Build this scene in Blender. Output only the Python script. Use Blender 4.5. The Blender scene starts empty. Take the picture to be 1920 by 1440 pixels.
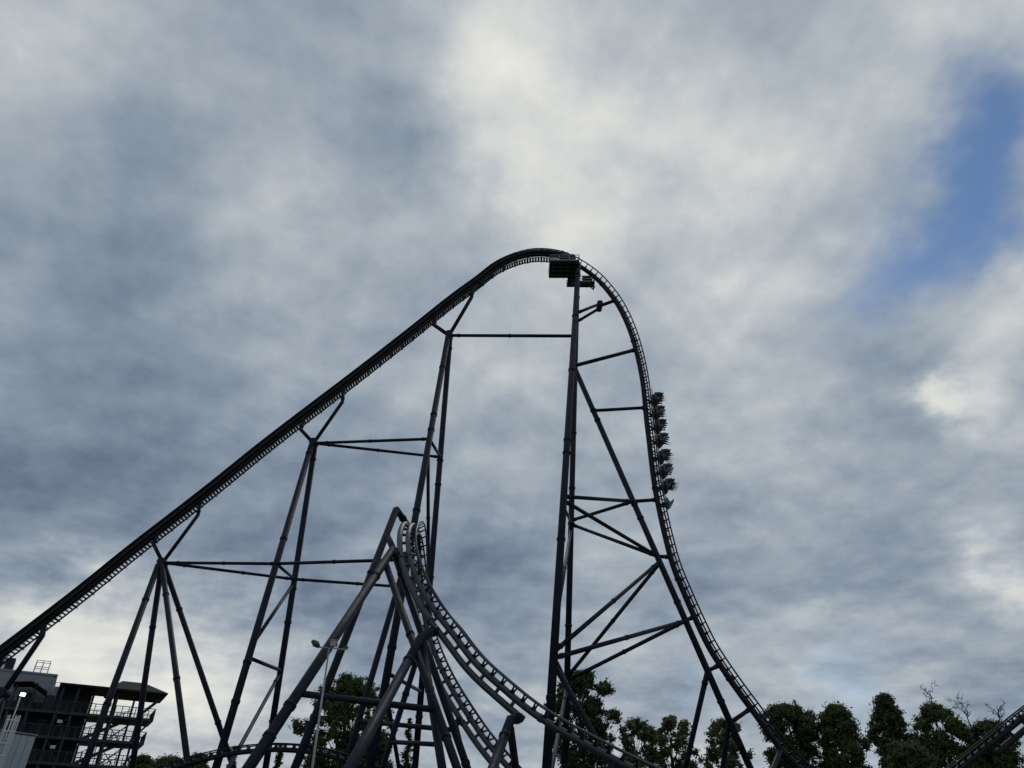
import bpy, bmesh, math, random
from mathutils import Vector, Matrix, Euler
random.seed(7)
R = math.radians

# ------------------------------------------------------------------ camera
SC = bpy.context.scene
COL = SC.collection
PITCH, FPX, CAMZ = R(34.5), 1333.0, 1.7          # focal length in pixels of the 1920 px wide photo
cam_d = bpy.data.cameras.new('camera')
cam_d.sensor_width = 36.0
cam_d.lens = FPX / 1920.0 * 36.0
cam_d.clip_end = 6000.0
cam = bpy.data.objects.new('camera', cam_d)
cam.location = (0, 0, CAMZ)
cam.rotation_euler = (R(90) + PITCH, 0, 0)
COL.objects.link(cam)
SC.camera = cam
SC.render.resolution_x, SC.render.resolution_y = 1024, 768
SC.view_settings.view_transform = 'Standard'
SC.view_settings.look = 'None'
SC.view_settings.exposure = 0.0
SC.view_settings.gamma = 1.0
SC.view_settings.use_curve_mapping = False
CP, SP = math.cos(PITCH), math.sin(PITCH)

def ray(px, py):
    """direction of a photo pixel (not normalised)"""
    dx, dy = px - 960.0, 720.0 - py
    return Vector((dx, FPX * CP - dy * SP, FPX * SP + dy * CP))

def W(px, py, Y):
    """point on the vertical plane y = Y seen at a photo pixel"""
    d = ray(px, py)
    k = Y / d.y
    return Vector((d.x * k, Y, d.z * k + CAMZ))

def proj(p):
    v = Vector(p) - Vector((0, 0, CAMZ))
    zc = v.y * CP + v.z * SP
    yc = -v.y * SP + v.z * CP
    return 960 + FPX * v.x / zc, 720 - FPX * yc / zc

# ------------------------------------------------------------------ sky
SUN_EL, SUN_AZ = R(50), R(5)                      # behind the bright cloud over the crest
world = bpy.data.worlds.new('World')
SC.world = world
world.use_nodes = True
world.cycles.sampling_method = 'MANUAL'
world.cycles.sample_map_resolution = 256
nt = world.node_tree
nt.nodes.clear()
def N(tree, kind, **kw):
    n = tree.nodes.new(kind)
    for k, v in kw.items():
        setattr(n, k, v)
    return n
def math_node(tree, op, a, b=None, c=None, clamp=False):
    n = N(tree, 'ShaderNodeMath', operation=op, use_clamp=clamp)
    for i, v in enumerate((a, b, c)):
        if v is None:
            continue
        if isinstance(v, (int, float)):
            n.inputs[i].default_value = v
        else:
            tree.links.new(v, n.inputs[i])
    return n.outputs[0]
def vmath(tree, op, a, b=None):
    n = N(tree, 'ShaderNodeVectorMath', operation=op)
    for i, v in enumerate((a, b)):
        if v is None:
            continue
        if isinstance(v, (tuple, list, Vector)):
            n.inputs[i].default_value = tuple(v)
        else:
            tree.links.new(v, n.inputs[i])
    return n.outputs['Value'] if op in ('DOT_PRODUCT', 'LENGTH') else n.outputs[0]
def noise(tree, vec, scale, detail=5, rough=0.55, dist=0.0, out='Fac'):
    n = N(tree, 'ShaderNodeTexNoise')
    n.inputs['Scale'].default_value = scale
    n.inputs['Detail'].default_value = detail
    n.inputs['Roughness'].default_value = rough
    n.inputs['Distortion'].default_value = dist
    tree.links.new(vec, n.inputs['Vector'])
    return n.outputs[out]

geo = N(nt, 'ShaderNodeTexCoord')
direc = vmath(nt, 'NORMALIZE', geo.outputs['Generated'])
sep = N(nt, 'ShaderNodeSeparateXYZ'); nt.links.new(direc, sep.inputs[0])
zc = math_node(nt, 'MAXIMUM', sep.outputs[2], 0.0)
zc = math_node(nt, 'ADD', zc, 0.38)
comb = N(nt, 'ShaderNodeCombineXYZ')
nt.links.new(math_node(nt, 'DIVIDE', sep.outputs[0], zc), comb.inputs[0])
nt.links.new(math_node(nt, 'DIVIDE', sep.outputs[1], zc), comb.inputs[1])
plane = comb.outputs[0]                            # the cloud deck: a horizontal layer overhead
# ragged edges: bend the direction a little before the big masses are looked up
wn = noise(nt, plane, 4.0, 5, 0.6, 0.0, 'Color')
wv = vmath(nt, 'SUBTRACT', wn, (0.5, 0.5, 0.5))
wsc = N(nt, 'ShaderNodeVectorMath', operation='SCALE'); nt.links.new(wv, wsc.inputs[0]); wsc.inputs[3].default_value = 0.24
bent = vmath(nt, 'NORMALIZE', vmath(nt, 'ADD', direc, wsc.outputs[0]))

def masses(items, start=0.0):
    """sum of soft round masses of cloud, each at a direction of the sky"""
    acc = start
    for px, py, sig, amp in items:
        k = (FPX / sig) ** 2
        e = math_node(nt, 'SUBTRACT', vmath(nt, 'DOT_PRODUCT', bent, ray(px, py).normalized() * k), k)
        acc = math_node(nt, 'MULTIPLY_ADD', math_node(nt, 'EXPONENT', e), amp, acc)
    return acc
CLOUD_MASSES = [   # px, py, size, brighter / darker: the masses of the cloud deck
    (900, 30, 110, .16), (960, 180, 100, .17), (1050, 340, 120, .20),
    (730, 230, 90, -.06), (260, 360, 170, -.08), (120, 100, 160, .04), (480, 430, 90, .05),
    (560, 560, 140, .05), (250, 850, 200, -.09), (60, 930, 120, -.08), (480, 930, 130, -.08),
    (200, 1060, 150, -.16), (40, 1170, 80, .34), (200, 1205, 95, .28), (370, 1260, 110, .20),
    (570, 1130, 100, -.20), (480, 1370, 110, .10), (890, 1100, 120, -.16), (980, 720, 130, .05),
    (1340, 440, 160, .11), (1400, 740, 160, .09), (1530, 200, 190, .08), (1220, 150, 120, .05),
    (1480, 1090, 150, -.08), (1710, 960, 140, -.08), (1880, 590, 80, .24), (1700, 768, 30, .36), (1795, 782, 42, .24),
    (1905, 1085, 35, .24), (1500, 1330, 100, .09), (1200, 1330, 110, .06), (1020, 1200, 90, -.03),
]
GAPS = [(1892, 150, 46, 1.1), (1858, 235, 56, 1.15), (1800, 325, 60, 1.2), (1740, 415, 62, 1.45), (1665, 500, 58, 1.15),
        (1590, 570, 55, .55), (1895, 370, 50, .5), (1600, 1280, 52, .9), (1275, 1288, 44, .9), (1888, 1042, 24, .7),
        (565, 1160, 70, .22), (900, 1120, 60, .18)]
n1 = noise(nt, plane, 2.2, 3, 0.5)
n2 = noise(nt, plane, 4.6, 8, 0.57)
sh = vmath(nt, 'ADD', plane, (.008, .034, 0))      # the same billows a little nearer the light: their difference models the relief
n2s = noise(nt, sh, 4.6, 7, 0.57)
relief = math_node(nt, 'MULTIPLY', math_node(nt, 'SUBTRACT', n2s, n2), -1.0)
def centred(x, k):
    return math_node(nt, 'MULTIPLY', math_node(nt, 'SUBTRACT', x, 0.5), k)
gap = masses(GAPS)
lum = masses(CLOUD_MASSES, math_node(nt, 'MULTIPLY_ADD', relief, 0.42, math_node(nt, 'ADD', centred(n1, 0.42), centred(n2, 0.40))))
# flat layers far off, towards the horizon
n4 = noise(nt, vmath(nt, 'MULTIPLY', direc, (3.0, 3.0, 17.0)), 1.6, 5, 0.58)
lowness = math_node(nt, 'MULTIPLY_ADD', sep.outputs[2], -1.9, 1.0, clamp=True)
lum = math_node(nt, 'MULTIPLY_ADD', centred(n4, 0.75), lowness, lum)
lum = math_node(nt, 'ADD', lum, 0.508)
ramp = N(nt, 'ShaderNodeValToRGB')
ramp.color_ramp.interpolation = 'B_SPLINE'
els = ramp.color_ramp.elements
els[0].position = 0.0; els[0].color = (.075, .100, .155, 1)
els[1].position = 1.0; els[1].color = (.92, .90, .80, 1)
for pos, c in ((.22, (.130, .176, .258)), (.42, (.264, .322, .394)), (.58, (.402, .452, .502)), (.75, (.605, .63, .635))):
    e = els.new(pos); e.color = (*c, 1)
nt.links.new(lum, ramp.inputs[0])
sky = N(nt, 'ShaderNodeTexSky', sky_type='NISHITA', sun_disc=False)
sky.sun_elevation, sky.sun_rotation = SUN_EL, SUN_AZ
sky.air_density, sky.dust_density, sky.ozone_density = 1.0, 0.1, 1.2
bg_sky = N(nt, 'ShaderNodeBackground'); bg_sky.inputs[1].default_value = 0.092
bg_cloud = N(nt, 'ShaderNodeBackground'); bg_cloud.inputs[1].default_value = 1.0
hs_ = N(nt, 'ShaderNodeHueSaturation'); hs_.inputs['Saturation'].default_value = 1.12; nt.links.new(sky.outputs[0], hs_.inputs['Color'])
nt.links.new(hs_.outputs[0], bg_sky.inputs[0]); nt.links.new(ramp.outputs[0], bg_cloud.inputs[0])
cover = math_node(nt, 'ADD', gap, math_node(nt, 'ADD', centred(n2, 1.1), centred(n1, 0.6)))
smooth = N(nt, 'ShaderNodeMapRange', interpolation_type='SMOOTHSTEP')
nt.links.new(cover, smooth.inputs[0]); smooth.inputs[1].default_value = 0.10; smooth.inputs[2].default_value = 2.6
gapm = math_node(nt, 'MULTIPLY', smooth.outputs[0], math_node(nt, 'MINIMUM', math_node(nt, 'MULTIPLY', gap, 3.0), 1.0))
mix = N(nt, 'ShaderNodeMixShader')
nt.links.new(gapm, mix.inputs[0]); nt.links.new(bg_cloud.outputs[0], mix.inputs[1]); nt.links.new(bg_sky.outputs[0], mix.inputs[2])
wout = N(nt, 'ShaderNodeOutputWorld'); nt.links.new(mix.outputs[0], wout.inputs[0])

# ------------------------------------------------------------------ sun (veiled by cloud)
sun_d = bpy.data.lights.new('sun', 'SUN')
sun_d.energy, sun_d.angle, sun_d.color = 0.5, R(20), (1.0, .95, .88)
sun = bpy.data.objects.new('sun', sun_d)
sd = Vector((math.cos(SUN_EL) * math.sin(SUN_AZ), math.cos(SUN_EL) * math.cos(SUN_AZ), math.sin(SUN_EL)))
sun.rotation_euler = sd.to_track_quat('Z', 'Y').to_euler()
sun.location = (0, 0, 120)
COL.objects.link(sun)

# ------------------------------------------------------------------ materials
MATS = {}
def material(name, base, rough=.5, metal=0.0, var=.25, vscale=.8, bump=0.0, bscale=20, emit=None, spec=.5):
    m = bpy.data.materials.new(name); m.use_nodes = True
    t = m.node_tree; b = t.nodes['Principled BSDF']
    b.inputs['Roughness'].default_value = rough
    b.inputs['Metallic'].default_value = metal
    b.inputs['Specular IOR Level'].default_value = spec
    tc = N(t, 'ShaderNodeTexCoord')
    nz = noise(t, tc.outputs['Object'], vscale, 6, .62)
    rp = N(t, 'ShaderNodeValToRGB')
    rp.color_ramp.elements[0].position = .3; rp.color_ramp.elements[1].position = .72
    rp.color_ramp.elements[0].color = (*[c * (1 - var) for c in base], 1)
    rp.color_ramp.elements[1].color = (*[min(1, c * (1 + var)) for c in base], 1)
    t.links.new(nz, rp.inputs[0]); t.links.new(rp.outputs[0], b.inputs['Base Color'])
    nr = noise(t, tc.outputs['Object'], vscale * 3, 4, .6)
    t.links.new(math_node(t, 'MULTIPLY_ADD', nr, .3, rough - .15, clamp=True), b.inputs['Roughness'])
    if bump:
        bn = N(t, 'ShaderNodeBump'); bn.inputs['Strength'].default_value = bump; bn.inputs['Distance'].default_value = .02
        t.links.new(noise(t, tc.outputs['Object'], bscale, 4, .6), bn.inputs['Height']); t.links.new(bn.outputs[0], b.inputs['Normal'])
    if emit:
        b.inputs['Emission Color'].default_value = (*emit[0], 1); b.inputs['Emission Strength'].default_value = emit[1]
    MATS[name] = m
    return m
material('support_paint', (.011, .0155, .027), .55, var=.5, vscale=.6, bump=.06, bscale=9, spec=.17)
material('track_paint', (.038, .046, .056), .42, var=.22, vscale=.5, bump=.08, bscale=9)
material('lift_paint', (.011, .0125, .016), .5, var=.25, vscale=.5, spec=.2)
material('rail_steel', (.030, .034, .040), .40, var=.25, vscale=.8)
material('galvanised', (.27, .29, .30), .45, .3, var=.2, vscale=3)
material('grating', (.06, .065, .07), .6, var=.25, vscale=3)
material('platform_steel', (.09, .10, .12), .55, var=.25, vscale=2)
material('concrete', (.30, .29, .27), .85, var=.2, vscale=2, bump=.3)
material('cladding_grey', (.23, .25, .28), .55, var=.10, vscale=.6, bump=.05, bscale=4)
material('cladding_pale', (.36, .41, .45), .5, var=.08, vscale=.8, bump=.05, bscale=4)
material('dark_unit_wall_shade', (.018, .020, .024), .8, var=.3, vscale=.8)  # back wall: gallery shade put into the colour; the roof unit is dark itself
material('gallery_steel', (.044, .050, .060), .55, var=.25, vscale=1.5, spec=.2)
material('roof_sheet', (.018, .019, .021), .7, var=.25, vscale=1.0, spec=.2)
material('white_metal', (.62, .66, .68), .45, var=.08, vscale=3)
material('lamp_black', (.03, .03, .032), .4, var=.2, vscale=6)
material('lamp_glass', (.55, .55, .50), .2, var=.1, vscale=8)
material('lamp_lit', (.8, .85, .85), .3, var=.05, vscale=8, emit=((.80, .95, 1.0), 4.0))
material('lamp_dim', (.55, .57, .56), .4, var=.05, vscale=8)
material('car_body', (.030, .040, .075), .35, var=.25, vscale=4)
material('car_nose', (.070, .10, .26), .3, var=.15, vscale=4)
material('car_dark', (.020, .021, .024), .5, var=.3, vscale=6)
material('wheel_poly', (.10, .10, .095), .5, var=.2, vscale=9)
material('skin', (.42, .27, .20), .5, var=.08, vscale=9)
material('hair', (.035, .025, .018), .6, var=.4, vscale=20)
material('trousers', (.030, .036, .055), .8, var=.3, vscale=10)
for k, c in enumerate(((.05, .05, .055), (.30, .32, .34), (.06, .14, .20), (.10, .03, .03), (.07, .07, .13), (.16, .15, .13))):
    material('shirt_%d' % k, c, .8, var=.2, vscale=10)
material('bark', (.055, .045, .036), .9, var=.35, vscale=3, bump=.6, bscale=14)
material('dead_wood', (.075, .068, .062), .9, var=.3, vscale=3)

def leaf_material(name, c0, c1):
    m = bpy.data.materials.new(name); m.use_nodes = True
    t = m.node_tree; b = t.nodes['Principled BSDF']; out = t.nodes['Material Output']
    tc = N(t, 'ShaderNodeTexCoord')
    nz = noise(t, tc.outputs['Object'], .55, 6, .7)
    rp = N(t, 'ShaderNodeValToRGB')
    rp.color_ramp.elements[0].position = .32; rp.color_ramp.elements[1].position = .70
    rp.color_ramp.elements[0].color = (*c0, 1); rp.color_ramp.elements[1].color = (*c1, 1)
    t.links.new(nz, rp.inputs[0]); t.links.new(rp.outputs[0], b.inputs['Base Color'])
    b.inputs['Roughness'].default_value = .6; b.inputs['Specular IOR Level'].default_value = .25
    tr = N(t, 'ShaderNodeBsdfTranslucent'); t.links.new(rp.outputs[0], tr.inputs[0])
    mx = N(t, 'ShaderNodeMixShader'); mx.inputs[0].default_value = .38
    t.links.new(b.outputs[0], mx.inputs[1]); t.links.new(tr.outputs[0], mx.inputs[2]); t.links.new(mx.outputs[0], out.inputs[0])
    MATS[name] = m
leaf_material('leaf_dark', (.038, .060, .024), (.100, .135, .046))
leaf_material('leaf_mid', (.050, .078, .028), (.130, .170, .056))
leaf_material('leaf_pale', (.075, .100, .045), (.180, .205, .090))
leaf_material('needle', (.020, .036, .017), (.050, .078, .030))

# ------------------------------------------------------------------ object helpers
def link(o):
    COL.objects.link(o); return o
def root(name, label, cat, loc, group=None):
    o = bpy.data.objects.new(name, None)
    o.location = loc; o.empty_display_size = .5
    o['label'] = label; o['category'] = cat
    if group: o['group'] = group
    return link(o)
def part(name, me, mat, parent, M=None, label=None, kind=None):
    """a mesh given in world coordinates (or placed by M), as a child of its thing or part"""
    o = bpy.data.objects.new(name, me)
    if mat is not None and not me.materials:
        me.materials.append(MATS[mat])
    base = Vector((0, 0, 0)); p = parent
    while p is not None:
        base += p.location; p = p.parent
    o.matrix_local = Matrix.Translation(-base) @ (M if M is not None else Matrix.Identity(4))
    o.parent = parent
    if label: o['label'] = label
    if kind: o['kind'] = kind
    return link(o)

class MB:
    def __init__(s): s.v, s.f, s.sm = [], [], []
    def add(s, vs, fs, smooth=False):
        k = len(s.v); s.v += [tuple(v) for v in vs]
        s.f += [tuple(i + k for i in f) for f in fs]; s.sm += [smooth] * len(fs)
        return s
    def mesh(s, name):
        me = bpy.data.meshes.new(name); me.from_pydata(s.v, [], s.f)
        me.polygons.foreach_set('use_smooth', s.sm); me.update(); return me
    def box(s, c, size, M=None):
        x, y, z = size[0] / 2, size[1] / 2, size[2] / 2
        c = Vector(c)
        vs = [c + Vector((a * x, b * y, d * z)) for d in (-1, 1) for a, b in ((-1, -1), (1, -1), (1, 1), (-1, 1))]
        if M is not None: vs = [M @ v for v in vs]
        return s.add(vs, [(3, 2, 1, 0), (4, 5, 6, 7), (0, 1, 5, 4), (1, 2, 6, 5), (2, 3, 7, 6), (3, 0, 4, 7)])
    def beam(s, p0, p1, w, h, up=Vector((0, 0, 1))):
        p0, p1 = Vector(p0), Vector(p1); t = (p1 - p0).normalized()
        a = t.cross(up)
        if a.length < 1e-3: a = t.cross(Vector((0, 1, 0)))
        a.normalize(); b = a.cross(t)
        vs = [p + a * (i * w / 2) + b * (j * h / 2) for p in (p0, p1) for i, j in ((-1, -1), (1, -1), (1, 1), (-1, 1))]
        return s.add(vs, [(3, 2, 1, 0), (4, 5, 6, 7), (0, 1, 5, 4), (1, 2, 6, 5), (2, 3, 7, 6), (3, 0, 4, 7)])
    def sweep(s, pts, rad, seg=14, frames=None, cap=True):
        pts = [Vector(p) for p in pts]; n = len(pts)
        rads = rad if isinstance(rad, (list, tuple)) else [rad] * n
        ring = []
        prev = None
        for i, p in enumerate(pts):
            t0 = (pts[i] - pts[i - 1]).normalized() if i else None
            t1 = (pts[i + 1] - pts[i]).normalized() if i < n - 1 else None
            t = ((t0 or t1) + (t1 or t0)).normalized()
            if prev is None:
                a = t.cross(Vector((0, 0, 1)))
                if a.length < .05: a = t.cross(Vector((0, 1, 0)))
            else:
                a = prev - t * prev.dot(t)
            a.normalize(); prev = a; b = t.cross(a)
            k = 1.0
            if t0 and t1:
                k = 1.0 / max(.5, math.sqrt(max(0, (1 + t0.dot(t1)) / 2)))
            for j in range(seg):
                q = 2 * math.pi * j / seg
                ring.append(p + (a * math.cos(q) + b * math.sin(q)) * rads[i] * (k if n > 2 and n < 6 else 1))
        fs = []
        for i in range(n - 1):
            for j in range(seg):
                j2 = (j + 1) % seg
                fs.append((i * seg + j, i * seg + j2, (i + 1) * seg + j2, (i + 1) * seg + j))
        s.add(ring, fs, True)
        if cap:
            k = len(s.v) - len(ring)
            s.f.append(tuple(k + j for j in reversed(range(seg)))); s.sm.append(False)
            s.f.append(tuple(k + (n - 1) * seg + j for j in range(seg))); s.sm.append(False)
        return s
def tube_mesh(pts, r, seg=20):
    return MB().sweep(pts, r, seg).mesh('tube')

RING = {}
def flange(parent, p, t, r, mat='support_paint'):
    key = round(r, 3)
    if key not in RING:
        mb = MB().sweep([(0, 0, -.11), (0, 0, -.01)], r * 1.17, 20)
        mb.sweep([(0, 0, .01), (0, 0, .11)], r * 1.17, 20)
        for j in range(10):
            q = 2 * math.pi * j / 10
            c = Vector((math.cos(q) * r * 1.12, math.sin(q) * r * 1.12, 0))
            mb.sweep([c - Vector((0, 0, .15)), c + Vector((0, 0, .15))], r * .05 + .01, 6)
        RING[key] = mb.mesh('flange')
        RING[key].materials.append(MATS[mat])
    M = Matrix.Translation(p) @ Vector(t).to_track_quat('Z', 'Y').to_matrix().to_4x4()
    part('flange', RING[key], None, parent, M)

def to_ground(p0, p1):
    """run the line p0-p1 on until it meets the ground"""
    p0, p1 = Vector(p0), Vector(p1)
    k = p0.z / (p0.z - p1.z)
    return p0 + (p1 - p0) * k
FOOT = {}
def leg(parent, p0, p1, r, fl=(), name='leg', ground=True, mat='support_paint', label=None):
    p0, p1 = Vector(p0), Vector(p1)
    if ground:
        p1 = to_ground(p0, p1)
        key = round(r, 2)
        if key not in FOOT:
            FOOT[key] = MB().box((0, 0, .2), (r * 4.4, r * 4.4, .8)).mesh('footing')
        part('footing', FOOT[key], 'concrete', parent, Matrix.Translation((p1.x, p1.y, 0)))
    part(name, tube_mesh([p0, p1], r), mat, parent, label=label)
    t = (p1 - p0).normalized()
    for k in fl:
        flange(parent, p0 + (p1 - p0) * k, t, r, mat)
    return p0, p1
def strut(parent, pts, r, fl=(), mat='support_paint', name='strut'):
    pts = [Vector(p) for p in pts]
    part(name, tube_mesh(pts, r, 18), mat, parent)
    t = (pts[-1] - pts[0]).normalized(); L = (pts[-1] - pts[0]).length
    if len(pts) == 2:
        for k in fl:
            flange(parent, pts[0] + (pts[1] - pts[0]) * k, t, r, mat)
def hub(parent, p, r, axis=(0, 1, 0), h=1.2, mat='support_paint'):
    a = Vector(axis).normalized()
    mb = MB().sweep([Vector(p) - a * h / 2, Vector(p) + a * h / 2], r, 24)
    part('node_joint', mb.mesh('node'), mat, parent)
def lerp_to_y(p0, p1, py):
    """point of the segment p0-p1 that shows at image row py"""
    lo, hi = 0.0, 1.0
    for _ in range(40):
        m = (lo + hi) / 2
        if proj(p0.lerp(p1, m))[1] < py: lo = m
        else: hi = m
    return p0.lerp(p1, lo)

# ------------------------------------------------------------------ ground
def build_ground():
    bm = bmesh.new()
    bmesh.ops.create_circle(bm, cap_ends=True, segments=96, radius=2500)
    me = bpy.data.meshes.new('ground'); bm.to_mesh(me); bm.free()
    m = bpy.data.materials.new('ground_grass'); m.use_nodes = True
    t = m.node_tree; b = t.nodes['Principled BSDF']; b.inputs['Roughness'].default_value = .95
    tc = N(t, 'ShaderNodeTexCoord')
    rp = N(t, 'ShaderNodeValToRGB')
    rp.color_ramp.elements[0].color = (.045, .060, .025, 1); rp.color_ramp.elements[1].color = (.13, .125, .085, 1)
    rp.color_ramp.elements[0].position = .40; rp.color_ramp.elements[1].position = .66
    t.links.new(noise(t, tc.outputs['Object'], .06, 8, .65), rp.inputs[0]); t.links.new(rp.outputs[0], b.inputs['Base Color'])
    me.materials.append(m)
    o = bpy.data.objects.new('ground', me); o['kind'] = 'structure'; link(o)
build_ground()

# ------------------------------------------------------------------ track
SP_R, OFF, GAUGE, RAIL_R = .27, .70, .58, .085
class Path:
    """control points of the spine with the direction from spine to rails, resampled evenly"""
    def __init__(s, ctrl, step=.25):
        P = [Vector(c[0]) for c in ctrl]; Q = [Vector(c[1]) for c in ctrl]
        dense = []
        n = len(P)
        for i in range(n - 1):
            p0, p1, p2, p3 = P[max(i - 1, 0)], P[i], P[i + 1], P[min(i + 2, n - 1)]
            d01, d12, d23 = [max(1e-4, (b - a).length) ** .5 for a, b in ((p0, p1), (p1, p2), (p2, p3))]
            if i == 0: d01 = d12; p0 = p1 - (p2 - p1)
            if i == n - 2: d23 = d12; p3 = p2 + (p2 - p1)
            m1 = (p2 - p1 + d12 * ((p1 - p0) / d01 - (p2 - p0) / (d01 + d12)))
            m2 = (p2 - p1 + d12 * ((p3 - p2) / d23 - (p3 - p1) / (d12 + d23)))
            for k in range(24):
                u = k / 24
                a = 2 * u ** 3 - 3 * u * u + 1; b = u ** 3 - 2 * u * u + u; c = -2 * u ** 3 + 3 * u * u; d = u ** 3 - u * u
                dense.append((p1 * a + m1 * b + p2 * c + m2 * d, Q[i].lerp(Q[i + 1], u)))
        dense.append((P[-1], Q[-1]))
        L = [0]
        for a, b in zip(dense, dense[1:]): L.append(L[-1] + (b[0] - a[0]).length)
        s.len = L[-1]; s.step = step
        cnt = int(s.len / step) + 1
        s.p, s.n, s.t, s.b = [], [], [], []
        j = 0
        for i in range(cnt):
            x = i * step
            while j < len(L) - 2 and L[j + 1] < x: j += 1
            u = (x - L[j]) / max(1e-6, L[j + 1] - L[j])
            s.p.append(dense[j][0].lerp(dense[j + 1][0], u)); s.n.append(dense[j][1].lerp(dense[j + 1][1], u))
        for _ in range(3):           # soften kinks
            s.p = [s.p[0]] + [(s.p[i - 1] + s.p[i] * 2 + s.p[i + 1]) / 4 for i in range(1, cnt - 1)] + [s.p[-1]]
        for i in range(cnt):
            t = (s.p[min(i + 1, cnt - 1)] - s.p[max(i - 1, 0)]).normalized()
            n_ = s.n[i] - t * s.n[i].dot(t); n_.normalize()
            s.t.append(t); s.n[i] = n_; s.b.append(t.cross(n_))
        s.cnt = cnt
    def off(s, i, b, n): return s.p[i] + s.b[i] * b + s.n[i] * n
    def M(s, i):
        m = Matrix.Identity(4)
        for c, v in enumerate((s.b[i], s.t[i], s.n[i])):
            m[0][c], m[1][c], m[2][c] = v
        m.translation = s.p[i]; return m
    def line(s, b, n, i0=0, i1=None, every=2):
        i1 = s.cnt - 1 if i1 is None else i1
        idx = list(range(i0, i1, every)) + [i1]
        return [s.off(i, b, n) for i in idx]
def tie_mesh(spr, OFF=OFF, GAUGE=GAUGE):
    mb = MB()
    for sg in (-1, 1):
        # a gusset from the spine out to the rail, broad at the foot
        a0 = Vector((sg * spr * .55, 0, spr * .70)); a1 = Vector((sg * GAUGE, 0, OFF))
        d = (a1 - a0).normalized(); w = Vector((-d.z, 0, d.x)) * sg
        vs = []
        for k, hw, th in ((0, .19, .06), (.30, .075, .05), (1, .045, .04)):
            c = a0.lerp(a1, k)
            vs += [c + w * th * i + Vector((0, hw * j, 0)) for i, j in ((-1, -1), (1, -1), (1, 1), (-1, 1))]
        fs = []
        for q in (0, 4):
            fs += [(q + a, q + (a + 1) % 4, q + 4 + (a + 1) % 4, q + 4 + a) for a in range(4)]
        mb.add(vs, fs + [(3, 2, 1, 0), (8, 9, 10, 11)])
    return mb.mesh('tie')
TIE = tie_mesh(SP_R)
def build_track(name, label, path, tie_gap=1.0, second=None, paint='track_paint', spr=SP_R, tie_range=None, group=None, joints=(), k=1.0):
    i0 = path.p[0]
    off, gau, rr = OFF * k, GAUGE * k, RAIL_R * k
    r = root(name, label, 'coaster track', (i0.x, i0.y, 0), group)
    part('spine', MB().sweep(path.line(0, 0), spr, 20).mesh('spine'), paint, r)
    for sg in (-1, 1):
        part('rail', MB().sweep(path.line(sg * gau, off), rr, 12).mesh('rail'), 'rail_steel' if paint != 'lift_paint' else paint, r)
    if name + 'tie' not in RING:
        me = TIE.copy() if k == 1.0 else tie_mesh(spr, off, gau); me.materials.append(MATS['support_paint' if paint == 'track_paint' else paint]); RING[name + 'tie'] = me
    a, b = tie_range or (0, path.cnt - 1)
    stepn = max(1, int(round(tie_gap / path.step)))
    for i in range(a + 1, b, stepn):
        part('tie', RING[name + 'tie'], None, r, path.M(i))
    if second:
        a, b, d = second
        part('lower_spine', MB().sweep(path.line(0, -d, a, b), spr, 20).mesh('spine2'), paint, r)
        key = name + 'rung'
        RING[key] = MB().sweep([(0, 0, -d), (0, 0, 0)], spr * .55, 12).mesh('rung'); RING[key].materials.append(MATS[paint])
        for i in range(a + 3, b - 2, int(1.7 / path.step)):
            part('rung', RING[key], None, r, path.M(i))
    for i in joints:
        flange(r, path.p[i], path.t[i], spr, paint)
        if second and second[0] < i < second[1]:
            flange(r, path.off(i, 0, -second[2]), path.t[i], spr, paint)
    return r

Y0 = 76.0
# ---- the lift hill: outline of its upper (rail) edge, then the crest
lift_px = [(-150, 1331), (0, 1219), (151, 1103), (240, 1031), (379, 923), (500, 826), (661, 703), (760, 626), (848, 556), (892, 524),
           (927, 497), (958, 482), (987, 473.5), (1008, 471), (1029, 472), (1050, 475.5), (1066, 481)]
drop_px = [(1066, 481), (1083, 489), (1103, 501), (1127, 520), (1149.5, 545), (1166, 568), (1184.5, 604), (1197, 638), (1207, 675), (1215.5, 719),
           (1219, 750), (1223, 790), (1228, 830), (1233.5, 875), (1240, 920), (1246, 949), (1258.5, 1004), (1274, 1060), (1294, 1109), (1318, 1163),
           (1342, 1211), (1381, 1270), (1426, 1331), (1478, 1400), (1523, 1444)]
def plane_ctrl(pixels, Y, tail=()):
    pts = [W(a, b, Y) for a, b in pixels] + [Vector(t) for t in tail]
    out = []
    for i, p in enumerate(pts):
        t = (pts[min(i + 1, len(pts) - 1)] - pts[max(i - 1, 0)]).normalized()
        n = Vector((-t.z, 0, t.x))
        out.append((p - n * OFF, n))       # pixels follow the rails, the path is the spine below them
    return out
lift = Path(plane_ctrl(lift_px, Y0), .2)
drop = Path(plane_ctrl(drop_px, Y0, [(32.8, Y0, 6.2), (38.5, Y0, 3.2), (46, Y0, 1.9), (54, Y0, 1.6)]))
R_LIFT = build_track('lift_hill_track', 'long straight dark lift hill track climbing from lower left to the crest, stairs alongside', lift, 1.0, paint='lift_paint',
                     joints=range(30, lift.cnt, 60))
R_DROP = build_track('drop_track', 'dark curved drop track falling steeply to the right of the tall tower', drop, 1.0, paint='lift_paint', spr=.32, joints=range(28, drop.cnt, 44))

# chain trough between the rails of the lift
mb = MB()
for i in range(0, lift.cnt - 4, 4):
    mb.beam(lift.off(i, 0, OFF - .27), lift.off(i + 4, 0, OFF - .27), .95, .50, lift.n[i])
part('chain_trough', mb.mesh('chain_trough'), 'lift_paint', R_LIFT)
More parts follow.
